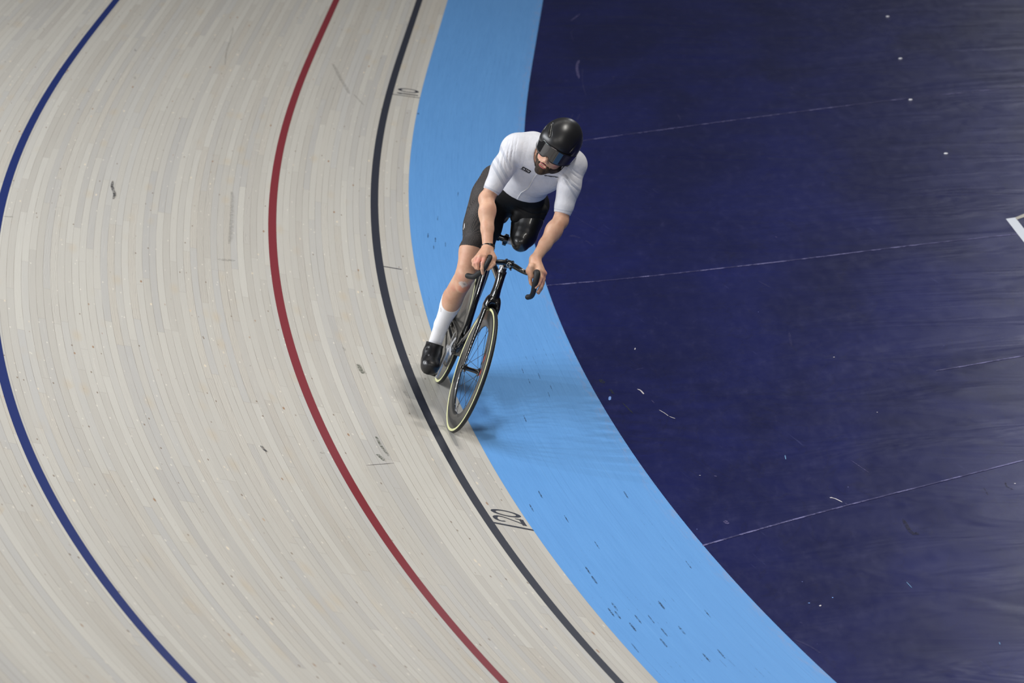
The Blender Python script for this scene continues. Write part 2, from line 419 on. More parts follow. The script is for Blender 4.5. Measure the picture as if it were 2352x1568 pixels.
MF = STE @ Matrix.Translation(H)
tyre_parts(MF, front)
rim = [(0.3195, 0.0095), (0.312, 0.0118), (0.300, 0.0128), (0.285, 0.0130), (0.268, 0.0122), (0.252, 0.0098), (0.241, 0.0062), (0.2365, 0.0025)]
rim = rim+[(r, -y) for r, y in reversed(rim)]
rimo = part('rim', xf(lathe(rim, 160, True), MF), M_disc, front, 'deep dark carbon rim')
hub = join(xf(lathe([(0, .046), (.012, .046), (.012, .042), (.021, .040), (.021, .034), (.013, .030), (.0115, .015), (.0115, -.015), (.013, -.030), (.021, -.034), (.021, -.040), (.012, -.042), (.012, -.046), (0, -.046)], 32), MF),
           xf(cyl((0, -0.062, 0), (0, 0.062, 0), 0.006), MF), xf(cyl((0, -0.062, 0), (0, -0.053, 0), 0.010, 6), MF), xf(cyl((0, 0.053, 0), (0, 0.062, 0), 0.010, 6), MF))
part('hub', hub, M_carb, front)
for sgn in (-1, 1):
    for k in range(9):
        a = 2*math.pi*(k+(0.5 if sgn > 0 else 0.0))/9
        b = a+(0.75 if k % 2 else -0.75)
        p = (0.0195*math.cos(b), sgn*0.037, 0.0195*math.sin(b)); q = (0.240*math.cos(a), sgn*0.003, 0.240*math.sin(a))
        part('spoke', xf(sweep([p, q], [(0.0011, 0.0011)]*2, 6), MF), M_rubber, front)
def rim_marks(a0, a1, r, w, mat, side=-1, n=1, name='rim_lettering'):
    # little upright strokes on the rim face
    for i in range(n):
        a = a0+(a1-a0)*(i/(max(n-1, 1)))
        V = []
        for da in (-w/2, w/2):
            for rr in (r-0.007, r+0.007):
                aa = a+da/r+(rr-r)*6
                V.append(MF @ Vector((rr*math.cos(aa), side*0.01345, rr*math.sin(aa))))
        yield V, [(0, 1, 3, 2)]
part('rim_lettering', join(*rim_marks(0.47, 0.55, 0.262, 0.010, None, n=4)), M_redmark, rimo, 'red lettering')
part('rim_lettering', join(*rim_marks(0.19, 0.26, 0.262, 0.009, None, n=4)), M_redmark, rimo, 'red lettering')

# ---- frame
def bl(path, rad, n=20, k=6):
    return sweep(spline(path, k), lerp_list(rad, k), n)
BB = Vector((0.385, 0, 0.285))
fr = join(
    bl([(0.868, 0, 0.685), (0.862, 0, 0.71), (0.850, 0, 0.76), (0.836, 0, 0.815), (0.829, 0, 0.842)], [(0.030, 0.036), (0.028, 0.037), (0.0225, 0.038), (0.0225, 0.032), (0.0235, 0.025)]),          # head tube
    bl([(0.862, 0, 0.70), (0.80, 0, 0.635), (0.60, 0, 0.455), (0.43, 0, 0.315), (0.385, 0, 0.285)], [(0.020, 0.035), (0.021, 0.034), (0.022, 0.034), (0.030, 0.034), (0.034, 0.030)]),  # down tube
    bl([(0.84, 0, 0.805), (0.70, 0, 0.803), (0.45, 0, 0.80), (0.23, 0, 0.80)], [(0.018, 0.026), (0.017, 0.021), (0.016, 0.018), (0.016, 0.02)]),       # top tube
    bl([(0.378, 0, 0.30), (0.352, 0, 0.42), (0.318, 0, 0.55), (0.285, 0, 0.66), (0.25, 0, 0.76), (0.232, 0, 0.835)], [(0.030, 0.034), (0.018, 0.036), (0.0165, 0.040), (0.0165, 0.040), (0.0165, 0.036), (0.0165, 0.026)]),  # seat tube
    cyl(BB+Vector((0, -0.038, 0)), BB+Vector((0, 0.038, 0)), 0.030, 28))
frame = part('frame', fr, M_carb, bike, 'glossy black aero frame')
for sgn in (-1, 1):
    part('chainstay', bl([(0.385, sgn*0.034, 0.280), (0.30, sgn*0.036, 0.292), (0.12, sgn*0.050, 0.322), (0.0, sgn*0.056, 0.338)], [(0.010, 0.020), (0.009, 0.019), (0.008, 0.014), (0.006, 0.013)]), M_carb, bike)
    part('seatstay', bl([(0.255, sgn*0.012, 0.735), (0.225, sgn*0.027, 0.70), (0.12, sgn*0.044, 0.52), (0.0, sgn*0.056, 0.345)], [(0.008, 0.018), (0.008, 0.016), (0.007, 0.013), (0.005, 0.011)]), M_carb, bike)
    part('dropout', join(box((-0.012, sgn*0.056, 0.338), (0.05, 0.006, 0.030)), cyl((-0.035, sgn*0.050, 0.338), (-0.035, sgn*0.062, 0.338), 0.006, 10)), M_steel, bike, bev=0.002)
part('seatpost', bl([(0.238, 0, 0.80), (0.222, 0, 0.88), (0.205, 0, 0.955)], [(0.013, 0.022), (0.012, 0.018), (0.012, 0.018)]), M_carb, bike)
sad = []
for i in range(15):
    t = i/14; x = -0.075+0.245*t; wd = 0.066*(1-t)**0.75+0.019; wd = wd*min(1, (t+0.03)*9)
    sad.append(((x, 0, 0.978-0.012*math.sin(t*3.1)), (wd, 0.016)))
part('saddle', sweep([p for p, r in sad], [r for p, r in sad], 24), M_tape, bike)
# headset, stem, handlebar (turn with the front wheel)
part('headset', xf(join(cyl((0.829, 0, 0.842), (0.826, 0, 0.852), 0.0245, 28), cyl((0.8255, 0, 0.853), (0.820, 0, 0.875), 0.019, 24)), STE), M_steel, bike, 'steel headset collar')
CL = Vector((0.900, 0.000, 0.912))
stem = part('stem', xf(join(bl([(0.806, 0, 0.882), (0.83, 0, 0.887), (0.865, 0, 0.90), tuple(CL)], [(0.021, 0.021), (0.021, 0.021), (0.017, 0.018), (0.019, 0.02)], 20, 5),
     cyl((0.813, 0, 0.863), (0.806, 0, 0.902), 0.021, 24)), STE), M_alu, bike, 'polished alloy stem')
clampv = xf(join(cyl(CL+Vector((0, -0.023, 0)), CL+Vector((0, 0.023, 0)), 0.0215, 28)), STE)
cl = part('face_plate', clampv, M_carb, stem, 'black stem face plate', bev=0.002)
bolts = []
for y in (-0.017, 0.017):
    for z in (-0.021, 0.021):
        bolts.append(cyl(CL+Vector((0.004, y, z)), CL+Vector((0.024, y, z)), 0.0048, 12))
for b_ in bolts: part('clamp_bolt', xf(b_, STE), M_steel, stem)
def arc(c, r, a0, a1, wd, n=20, x=0.0):
    V = []; F = []
    for i in range(n+1):
        a = math.radians(a0+(a1-a0)*i/n)
        for rr in (r-wd/2, r+wd/2): V.append(Vector((c[0], c[1]+rr*math.cos(a), c[2]+rr*math.sin(a))))
    for i in range(n): F.append((2*i, 2*i+1, 2*i+3, 2*i+2))
    return V, F
def plate_logo(vf):
    out = []
    for v in vf[0]:
        y, z = v.y, v.z; out.append(Vector((CL.x+math.sqrt(max(0.0224**2-z*z, 0))+0.0006, y, CL.z+z)))
    return out, vf[1]
part('stem_emblem', xf(join(plate_logo(arc((0, 0, 0), 0.0125, 40, 330, 0.0026)), plate_logo(arc((0, 0.002, 0.0035), 0.004, 60, 250, 0.0022)), plate_logo(arc((0, 0.003, -0.004), 0.004, -100, 110, 0.0022))), STE), M_whitemark, stem, 'white round emblem')
hbR = [(0.902, 0, 0.912), (0.905, -0.030, 0.912), (0.912, -0.075, 0.903), (0.930, -0.106, 0.905), (0.965, -0.126, 0.925), (1.000, -0.112, 0.935), (1.015, -0.118, 0.907), (1.010, -0.126, 0.870), (0.985, -0.136, 0.836), (0.955, -0.152, 0.804), (0.930, -0.180, 0.793)]
hbL = [(0.902, 0, 0.912), (0.905, 0.030, 0.912), (0.912, 0.075, 0.903), (0.930, 0.106, 0.905), (0.965, 0.130, 0.925), (1.000, 0.144, 0.935), (1.015, 0.148, 0.906), (1.010, 0.153, 0.868), (0.985, 0.162, 0.828), (0.960, 0.163, 0.800), (0.935, 0.152, 0.785)]
hr = lerp_list([(0.0158, 0.0158), (0.015, 0.015), (0.0175, 0.013), (0.0165, 0.0125)]+[(0.0125, 0.0125)]*7, 6)
SI = STE.inverted()
hbR = [hbR[i] if i < 5 else SI @ Vector(hbR[i]) for i in range(11)]; hbL = [hbL[i] if i < 5 else SI @ Vector(hbL[i]) for i in range(11)]
sR, sL = spline(hbR, 6), spline(hbL, 6)
bar = part('handlebar', xf(join(sweep(sR[:30], hr[:30], 16, lat=(1, 0, 0)), sweep(sL[:30], hr[:30], 16, lat=(1, 0, 0))), STE), M_carb, bike, 'glossy black drop handlebar')
gr = lerp_list([(0.0135, 0.0135), (0.0165, 0.0165), (0.0160, 0.0160), (0.0145, 0.0145), (0.0135, 0.0135), (0.0135, 0.0135), (0.0145, 0.0145)], 6)
grR = lerp_list([(0.0105, 0.0105), (0.0118, 0.0118), (0.0120, 0.0120), (0.0130, 0.0130), (0.0140, 0.0140), (0.0145, 0.0145), (0.0148, 0.0148)], 6)
for P_, gq in ((sR[26:], grR), (sL[26:], gr)):
    rr = [gq[min(i, len(gq)-1)] for i in range(len(P_))]
    e = P_[-1]+(P_[-1]-P_[-2]).normalized()*0.003
    part('grip', xf(join(sweep(P_, rr, 18), ball(P_[-1], 0.0138, 16, 10)), STE), M_tape, bar, 'matt black rubber grip')
# ---- fork
# ---- drive train
def ring_gear(c, r, teeth, y, wd=0.0035, hole=0.0):
    pr = []; V = []; F = []; N = teeth*4
    for i in range(N):
        a = 2*math.pi*i/N; rr = r+(0.0035 if i % 4 in (1, 2) else 0.0)
        for yy in (y-wd/2, y+wd/2):
            V.append((c.x+rr*math.cos(a), yy, c.z+rr*math.sin(a))); V.append((c.x+hole*math.cos(a), yy, c.z+hole*math.sin(a)))
    for i in range(N):
        k = (i+1) % N; a, b = 4*i, 4*k
        F += [(a, b, b+2, a+2), (a, a+1, b+1, b), (a+2, b+2, b+3, a+3), (a+1, a+3, b+3, b+1)]
    return V, F
CY = -0.047
part('chainring', ring_gear(BB, 0.098, 50, CY, 0.004, 0.082), M_steel, bike)
spd = []
CA = math.radians(-86)
for k in range(5):
    a = CA+2*math.pi*k/5
    spd.append(sweep([BB+Vector((0.012*math.cos(a), CY-0.006, 0.012*math.sin(a))), BB+Vector((0.060*math.cos(a), CY-0.005, 0.060*math.sin(a))), BB+Vector((0.088*math.cos(a), CY-0.001, 0.088*math.sin(a)))], [(0.016, 0.0045), (0.011, 0.004), (0.008, 0.003)], 10, lat=(-math.sin(a), 0, math.cos(a))))
part('crank_spider', join(*spd), M_alu, bike, 'bright alloy chainring spider')
PED = BB+Vector((0.167*math.cos(CA), 0, 0.167*math.sin(CA)))
def crank(sgn, P, mat, lab):
    y0 = sgn*0.062
    path = [BB+Vector((0, y0, 0)), BB+(P-BB)*0.12+Vector((0, y0, 0)), BB+(P-BB)*0.6+Vector((0, y0+sgn*0.006, 0)), P+Vector((0, y0+sgn*0.010, 0)), P+(P-BB).normalized()*0.010+Vector((0, y0+sgn*0.010, 0))]
    return part('crank', join(sweep(path, [(0.009, 0.022), (0.010, 0.020), (0.009, 0.016), (0.009, 0.0155), (0.006, 0.009)], 16), cyl(BB+Vector((0, sgn*0.03, 0)), BB+Vector((0, sgn*0.074, 0)), 0.013, 20)), mat, bike, lab)
crank(-1, PED, M_alu, 'bright alloy right crank')
PC = PED+Vector((0, -0.118, 0))
part('pedal', join(cyl(PED+Vector((0, -0.070, 0)), PC+Vector((0, -0.03, 0)), 0.006), box(PC+Vector((0, 0.012, 0.010)), (0.050, 0.044, 0.014))), M_carb, bike, bev=0.003)
RC = Vector((0, 0, RW)); rc, rs = 0.0995, 0.0315
part('sprocket', join(ring_gear(RC, rs, 15, CY, 0.004, 0.018), cyl((0, -0.050, RW), (0, -0.032, RW), 0.017, 20)), M_steel, bike)
d = BB-RC; L_ = math.hypot(d.x, d.z); ph = math.atan2(d.z, d.x); al = math.acos((rc-rs)/L_)
pts = []
for i in range(41):
    a = ph-(math.pi-al)+(2*(math.pi-al))*i/40; pts.append(Vector((BB.x+rc*math.cos(a), CY, BB.z+rc*math.sin(a))))
a1 = ph+(math.pi-al); a0 = ph-(math.pi-al)
for i in range(17):
    a = a1+(2*al)*i/16; pts.append(Vector((RC.x+rs*math.cos(a), CY, RC.z+rs*math.sin(a))))
pts.append(pts[0])
# chain: one link each half inch along the loop
loop = []; acc = 0.0
for i in range(len(pts)-1):
    a, b = pts[i], pts[i+1]; Ls = (b-a).length; t = -acc
    while t+0.0127 <= Ls: t += 0.0127; loop.append(a.lerp(b, t/Ls))
    acc = Ls-t
ch = []
for i in range(len(loop)):
    a, b = loop[i], loop[(i+1) % len(loop)]
    if (a-b).length > 0.03: continue
    off = 0.0035 if i % 2 else 0.0022
    for sgn in (-1, 1):
        ch.append(sweep([a+Vector((0, sgn*off, 0)), a.lerp(b, 0.5)+Vector((0, sgn*off, 0)), b+Vector((0, sgn*off, 0))], [(0.0007, 0.0042), (0.0007, 0.0026), (0.0007, 0.0042)], 6))
    ch.append(cyl(a+Vector((0, -0.0045, 0)), a+Vector((0, 0.0045, 0)), 0.0032, 6))
part('chain', join(*ch), M_steel, bike, 'steel chain')
# ---- support arm and cup that carry the left thigh
A0 = Vector((0.222, 0.0, 0.905)); A1 = Vector((0.232, 0.052, 0.905))
part('support_arm', join(cyl(A0+Vector((0, -0.02, 0)), A1, 0.0165, 24), cyl(A0+Vector((0, 0, -0.018)), A0+Vector((0, 0, 0.018)), 0.026, 24)), M_carb, bike, 'black tube clamped across the seatpost')
part('arm_clamp', join(cyl(A1+Vector((0, -0.010, 0)), A1+Vector((0.001, 0.016, 0)), 0.0235, 24), box(A1+Vector((0.01, 0.002, 0.026)), (0.014, 0.02, 0.010)), box(A1+Vector((0.01, 0.002, -0.026)), (0.014, 0.02, 0.010))), M_carb, bike, bev=0.0015)
part('arm_joint', join(cyl(A1+Vector((0.001, 0.014, 0)), A1+Vector((0.004, 0.040, 0)), 0.020, 24), cyl(A1+Vector((0.001, 0.014, 0)), A1+Vector((0.001, 0.018, 0)), 0.0225, 24)), M_alu, bike, 'bright metal joint on the support arm')

# ------------------------------------------------------------------ organic shapes: blended distance field -> one skin
import openvdb as vdb
class Field:
    def __init__(s, lo, hi, h):
        s.lo = np.array(lo, float); s.h = h
        s.n = np.ceil((np.array(hi)-s.lo)/h).astype(int)+1
        s.F = np.full(s.n, 1.0, np.float32)
    def ax(s, i0, i1):
        return np.meshgrid(*[(s.lo[k]+np.arange(i0[k], i1[k])*s.h).astype(np.float32) for k in range(3)], indexing='ij', sparse=True)
    def block(s, lo, hi):
        i0 = np.maximum(np.floor((np.array(lo)-s.lo)/s.h).astype(int), 0); i1 = np.minimum(np.ceil((np.array(hi)-s.lo)/s.h).astype(int)+1, s.n)
        return i0, i1
    def add(s, fn, lo, hi, k, op='union'):
        m = max(k, 0.0)+0.02
        i0, i1 = s.block(np.array(lo)-m, np.array(hi)+m)
        if (i1 <= i0).any(): return
        sl = tuple(slice(a, b) for a, b in zip(i0, i1))
        X, Y, Z = s.ax(i0, i1); d = fn(X, Y, Z); a = s.F[sl]
        if op == 'union':
            h = np.maximum(k-np.abs(a-d), 0)/max(k, 1e-6); s.F[sl] = np.minimum(a, d)-h*h*k*0.25
        elif op == 'sub':
            d = -d; h = np.maximum(k-np.abs(a-d), 0)/max(k, 1e-6); s.F[sl] = np.maximum(a, d)+h*h*k*0.25
    def cap(s, p, q, r1, r2, k=0.02, flat=None, op='union'):
        """tapered capsule; flat = (direction, factor) squeezes it along that direction"""
        p = np.array(p, float); q = np.array(q, float); ab = q-p; L2 = float(ab@ab)
        if flat is not None: w_ = np.array(flat[0], float); w_ /= np.linalg.norm(w_); fa = flat[1]
        def fn(X, Y, Z):
            x, y, z = X-p[0], Y-p[1], Z-p[2]
            t = np.clip((x*ab[0]+y*ab[1]+z*ab[2])/max(L2, 1e-9), 0, 1)
            dx, dy, dz = x-t*ab[0], y-t*ab[1], z-t*ab[2]
            if flat is not None:
                c = dx*w_[0]+dy*w_[1]+dz*w_[2]; e = c*(1/fa-1)
                dx = dx+w_[0]*e; dy = dy+w_[1]*e; dz = dz+w_[2]*e
            r = r1+(r2-r1)*t
            v = np.sqrt(dx*dx+dy*dy+dz*dz)-r
            return v*(min(1.0, fa) if flat is not None else 1.0)
        R = max(r1, r2)*(max(1, flat[1]) if flat is not None else 1)
        s.add(fn, np.minimum(p, q)-R, np.maximum(p, q)+R, k, op)
    def chain(s, pts, rs, k=0.012, flat=None):
        for i in range(len(pts)-1): s.cap(pts[i], pts[i+1], rs[i], rs[i+1], k, flat)
    def ell(s, c, r, R=None, k=0.02, op='union'):
        c = np.array(c, float); r = np.array(r, float)*np.ones(3); R_ = np.array(R) if R is not None else np.eye(3)
        def fn(X, Y, Z):
            x, y, z = X-c[0], Y-c[1], Z-c[2]
            a = [(x*R_[0, i]+y*R_[1, i]+z*R_[2, i])/r[i] for i in range(3)]
            b = [v/r[i] for i, v in enumerate(a)]
            k0 = np.sqrt(a[0]**2+a[1]**2+a[2]**2); k1 = np.sqrt(b[0]**2+b[1]**2+b[2]**2)+1e-6
            return k0*(k0-1)/k1
        m = r.max(); s.add(fn, c-m, c+m, k, op)
    def plane(s, p, n, lo=None, hi=None):
        """keep the side the normal points away from"""
        n = np.array(n, float); n /= np.linalg.norm(n)
        i0, i1 = (np.zeros(3, int), s.n) if lo is None else s.block(lo, hi)
        sl = tuple(slice(a, b) for a, b in zip(i0, i1)); X, Y, Z = s.ax(i0, i1)
        s.F[sl] = np.maximum(s.F[sl], (X-p[0])*n[0]+(Y-p[1])*n[1]+(Z-p[2])*n[2])
    def warp(s, fn):
        X, Y, Z = s.ax(np.zeros(3, int), s.n); near = np.abs(s.F) < 0.03
        s.F += np.where(near, fn(X, Y, Z), 0).astype(np.float32)
    def mesh(s, name, smooth=0):
        F = s.F; F[0], F[-1], F[:, 0], F[:, -1], F[:, :, 0], F[:, :, -1] = (1.0,)*6
        g = vdb.FloatGrid(0.05); g.copyFromArray(np.clip(F, -0.05, 0.05).astype(np.float32))
        P, Qd = g.convertToQuads(isovalue=0.0)
        P = P*s.h+s.lo
        me = bpy.data.meshes.new(name); me.vertices.add(len(P)); me.vertices.foreach_set('co', P.astype(np.float32).ravel())
        me.loops.add(Qd.size); me.loops.foreach_set('vertex_index', Qd.astype(np.int32)[:, ::-1].ravel() if True else None)
        me.polygons.add(len(Qd)); me.polygons.foreach_set('loop_start', np.arange(len(Qd), dtype=np.int32)*4)
        me.update(calc_edges=True); me.validate()
        bm = bmesh.new(); bm.from_mesh(me)
        for _ in range(smooth): bmesh.ops.smooth_vert(bm, verts=bm.verts, factor=0.5, use_axis_x=True, use_axis_y=True, use_axis_z=True)
        bmesh.ops.recalc_face_normals(bm, faces=bm.faces); bm.to_mesh(me); bm.free()
        return me

# ---- fork, grown as one smooth piece
f = Field((0.80, -0.09, 0.28), (1.04, 0.09, 0.75), 0.0022)
for s in (-1, 1):
    LG = [(0.878, s*0.0300, 0.672), (0.890, s*0.0335, 0.625), (0.920, s*0.0400, 0.52), (0.952, s*0.0470, 0.41), (0.977, s*0.0520, 0.338), (0.980, s*0.0520, 0.328)]
    LR = [0.033, 0.032, 0.028, 0.022, 0.0145, 0.011]
    LG = spline(LG, 6); LR = lerp_list(LR, 6)
    for i in range(len(LG)-1): f.cap(tuple(LG[i]), tuple(LG[i+1]), LR[i], LR[i+1], 0.0015, ((0, 1, 0), 0.36))
    f.cap((0.878, s*0.0280, 0.668), (0.872, s*0.017, 0.693), 0.0145, 0.016, 0.014, ((1, 0, 0.1), 1.9))
f.cap((0.872, -0.017, 0.693), (0.872, 0.017, 0.693), 0.016, 0.016, 0.014, ((1, 0, 0.1), 1.9))
f.cap((0.871, 0, 0.694), (0.867, 0, 0.708), 0.0285, 0.0285, 0.02)
fm = f.mesh('fork', 2); f = None; fm.transform(STE)
obj('fork', fm, M_carb, bike, 'glossy black fork')

person = bpy.data.objects.new('person', None); C.objects.link(person); person.matrix_world = BIKE; person.empty_display_size = 0.1
person['label'] = 'person in white jersey, black shorts and black helmet riding the bicycle, head turned down'; person['category'] = 'person'

# ---- skeleton (bicycle frame of reference)
HIP_R = (0.200, -0.090, 1.093); HIP_L = (0.220, 0.128, 1.125)
PELV = (0.190, 0.017, 1.156); WAIST = (0.330, 0.020, 1.226); CHEST = (0.500, 0.037, 1.368)
NECK = (0.620, 0.031, 1.472); SH_R = (0.600, -0.126, 1.438); SH_L = (0.640, 0.199, 1.467)
EL_R = (0.680, -0.181, 1.158); WR_R = (0.860, -0.119, 0.949); EL_L = (0.730, 0.213, 1.179); WR_L = (0.880, 0.131, 0.973)
KNEE = (0.520, -0.127, 0.721); ANK = (0.345, -0.131, 0.280)
HEAD = (0.760, 0.060, 1.522)
def mid(a, b, t=0.5): return tuple(x+(y-x)*t for x, y in zip(a, b))
def add(a, b): return tuple(x+y for x, y in zip(a, b))

# ---- head orientation
camB = BIKE.inverted() @ Vector((0, 0, CAMZ))
hv = Vector(HEAD); T_ = (camB-hv).normalized()                   # towards the camera
Bi = BIKE.inverted().to_3x3()
imR = (Bi @ RX); imR = (imR-T_*imR.dot(T_)).normalized(); imU = T_.cross(imR)
YAW, PIT, ROL = math.radians(9), math.radians(20), math.radians(36)
cR, sR_ = math.cos(ROL), math.sin(ROL)
r2 = imR*cR-imU*sR_; u2 = imR*sR_+imU*cR
fwd_h = T_*math.cos(YAW)-r2*math.sin(YAW)
HL = r2*math.cos(YAW)+T_*math.sin(YAW)
HF = fwd_h*math.cos(PIT)-u2*math.sin(PIT); HU = u2*math.cos(PIT)+fwd_h*math.sin(PIT)
HM = Matrix((HF, HL, HU)).transposed()                            # columns: face, left, crown
HM4 = Matrix.Translation(hv) @ HM.to_4x4()
def hp(x, y, z): return tuple(HM4 @ Vector((x, y, z)))
HR = np.array(HM)

def torso(f, e=0.0):
    up = (0.35, 0.0, 0.94)
    f.ell(PELV, (0.135+e, 0.155+e, 0.130+e), None, 0.03)
    f.ell(add(PELV, (-0.06, -0.055, -0.01)), (0.10+e, 0.085+e, 0.105+e), None, 0.05)
    f.ell(add(PELV, (-0.06, 0.065, -0.01)), (0.10+e, 0.085+e, 0.105+e), None, 0.05)
    f.cap(PELV, WAIST, 0.118+e, 0.108+e, 0.05, ((0, 1, 0), 1.15))
    f.cap(WAIST, CHEST, 0.108+e, 0.116+e, 0.05, ((0, 1, 0), 1.14))
    f.cap(CHEST, mid(SH_R, SH_L), 0.116+e, 0.085+e, 0.05, ((0, 1, 0), 1.28))
    f.ell((0.500, -0.013, 1.442), (0.10+e, 0.085+e, 0.085+e), None, 0.05)
    f.cap((0.550, -0.096, 1.442), (0.540, -0.023, 1.471), 0.073+e, 0.071+e, 0.05)
    f.cap(mid(SH_R, SH_L, 0.12), mid(SH_R, SH_L, 0.88), 0.074+e, 0.074+e, 0.05)
    # pectorals
    f.ell(add(CHEST, (0.065, -0.075, 0.01)), (0.06+e, 0.085+e, 0.07+e), None, 0.04)
    f.ell(add(CHEST, (0.060, 0.080, 0.012)), (0.06+e, 0.085+e, 0.068+e), None, 0.04)
    # trapezius
    f.cap(mid(SH_R, NECK, 0.35), NECK, 0.058+e, 0.060+e, 0.04); f.cap(mid(SH_L, NECK, 0.35), NECK, 0.058+e, 0.060+e, 0.04)
def upper_arms(f, e=0.0):
    for S_, E_, w_ in ((SH_R, EL_R, 0.86), (SH_L, EL_L, 0.90)):
        f.ell(S_, (0.066*w_+e, 0.062*w_+e, 0.066*w_+e), None, 0.05)
        m1 = mid(S_, E_, 0.38); m2 = mid(S_, E_, 0.72)
        f.chain([S_, m1, m2, E_], [0.060*w_+e, 0.0535*w_+e, 0.047*w_+e, 0.042*w_+e], 0.02)
        f.ell(add(m1, (0.012, -0.008 if w_ < 0.88 else 0.0, -0.006)), (0.049*w_+e, (0.054 if w_ < 0.88 else 0.048)*w_+e, 0.076+e), None, 0.04)
def forearms(f):
    for E_, W_, s in ((EL_R, WR_R, -1), (EL_L, WR_L, 1)):
        m1 = mid(E_, W_, 0.25); m2 = mid(E_, W_, 0.6)
        f.chain([E_, m1, m2, W_], [0.039, 0.0425, 0.0345, 0.0270], 0.015, ((0.3, 1.0, 0.2), 0.95))
        f.ell(add(E_, (-0.012, s*0.006, 0.0)), (0.034, 0.034, 0.038), None, 0.02)
        f.ell(add(m1, (0.004, s*-0.004, 0.0)), (0.041, 0.036, 0.060), None, 0.025)
TH1 = (0.320, -0.090, 0.952); TH2 = (0.440, -0.125, 0.825)
def thigh_r(f, e=0.0):
    f.chain([HIP_R, TH1, TH2, KNEE], [0.098+e, 0.086+e, 0.063+e, 0.055+e], 0.03)
    f.ell((0.350, -0.133, 0.982), (0.080+e, 0.072+e, 0.12+e), None, 0.04)
    f.cap((0.120, -0.101, 1.181), (0.250, -0.103, 1.006), 0.060+e, 0.080+e, 0.06)
CA1 = (0.420, -0.135, 0.559); CA2 = (0.400, -0.139, 0.472)
def shank(f, e=0.0):
    f.chain([KNEE, CA1, (0.415, -0.135, 0.505), (0.375, -0.137, 0.389), ANK], [0.052+e, 0.053+e, 0.047+e, 0.036+e, 0.0335+e], 0.012)
    f.ell((0.385, -0.129, 0.531), (0.050+e, 0.045+e, 0.085+e), None, 0.03)
    f.ell((0.545, -0.130, 0.711), (0.043+e, 0.042+e, 0.045+e), None, 0.025)
    f.ell((0.530, -0.122, 0.656), (0.034+e, 0.036+e, 0.040+e), None, 0.02)
STUMP_T = (0.300, 0.122, 1.077); STUMP_M = (0.345, 0.126, 0.992); STUMP_B = (0.385, 0.113, 0.940)
def thigh_l(f, e=0.0):
    f.chain([HIP_L, STUMP_T, STUMP_M, STUMP_B], [0.092+e, 0.076+e, 0.060+e, 0.048+e], 0.03)

# ---- body: one continuous skin
f = Field((-0.08, -0.34, 0.08), (1.10, 0.40, 1.80), 0.004)
torso(f); upper_arms(f); forearms(f); thigh_r(f); shank(f); thigh_l(f, -0.012)
# foot
f.chain([ANK, (0.390, -0.131, 0.227), (0.460, -0.137, 0.179)], [0.026, 0.024, 0.020], 0.004)
# neck and head
f.cap(NECK, hp(-0.020, 0, -0.045), 0.062, 0.056, 0.03)
f.ell(hp(-0.012, 0, 0.040), (0.094, 0.074, 0.092), HR, 0.02)
f.ell(hp(0.030, 0, -0.020), (0.060, 0.062, 0.078), HR, 0.02)
f.ell(hp(0.050, 0, -0.070), (0.036, 0.044, 0.036), HR, 0.03)       # jaw
f.ell(hp(0.070, 0, -0.096), (0.018, 0.022, 0.016), HR, 0.02)       # chin
for s in (-1, 1):
    f.ell(hp(0.058, s*0.036, -0.020), (0.026, 0.022, 0.020), HR, 0.015)  # cheekbones
    f.ell(hp(0.010, s*0.052, -0.066), (0.034, 0.016, 0.024), HR, 0.02)   # jaw corners
    f.ell(hp(0.084, s*0.030, 0.008), (0.012, 0.016, 0.010), HR, 0.008, 'sub')  # eye sockets
    f.ell(hp(-0.006, s*0.074, -0.006), (0.018, 0.008, 0.030), HR, 0.004)  # ears
    f.ell(hp(0.096, s*0.010, -0.040), (0.009, 0.007, 0.007), HR, 0.005)   # nostrils
f.ell(hp(0.076, 0, 0.024), (0.018, 0.048, 0.010), HR, 0.012)
f.cap(hp(0.084, 0, 0.010), hp(0.104, 0, -0.034), 0.0085, 0.0105, 0.008)   # nose
f.ell(hp(0.082, 0, -0.066), (0.020, 0.030, 0.016), HR, 0.012)      # muzzle
f.ell(hp(0.106, 0.0, -0.0655), (0.018, 0.0165, 0.0055), HR, 0.002, 'sub')  # open mouth
# hands: palm, five bent fingers each
def hand(palm, fingers, thumb, rf=0.0094):
    for a, b, r1, r2 in palm: f.cap(a, b, r1, r2, 0.012)
    for fg in fingers+[thumb]:
        n_ = len(fg); rr = [rf*1.12, rf*1.06, rf*0.98, rf*0.86][:n_]
        f.chain(fg, rr, 0.0035)
K = [(0.975, -0.136, 0.928), (0.975, -0.157, 0.921), (0.965, -0.172, 0.904), (0.955, -0.178, 0.883)]
hand([(WR_R, K[0], 0.026, 0.0145), (WR_R, K[1], 0.026, 0.0145), (WR_R, K[2], 0.024, 0.014), (WR_R, K[3], 0.022, 0.0125), (K[0], K[3], 0.012, 0.012),
      (WR_R, (0.930, -0.085, 0.924), 0.023, 0.018), ((0.950, -0.122, 0.921), (0.940, -0.085, 0.900), 0.02, 0.016), ((0.940, -0.088, 0.921), (0.962, -0.097, 0.887), 0.018, 0.014)],
     [[K[0], (1.010, -0.142, 0.896), (1.020, -0.135, 0.867), (1.018, -0.123, 0.846)],
      [K[1], (1.000, -0.165, 0.888), (1.000, -0.153, 0.861), (0.985, -0.135, 0.856)],
      [K[2], (0.985, -0.174, 0.877), (0.985, -0.160, 0.857), (0.972, -0.140, 0.853)],
      [K[3], (0.970, -0.175, 0.865), (0.970, -0.161, 0.858), (0.962, -0.145, 0.856)]],
     [(0.935, -0.086, 0.923), (0.965, -0.078, 0.901), (0.985, -0.092, 0.880), (0.990, -0.102, 0.868)])
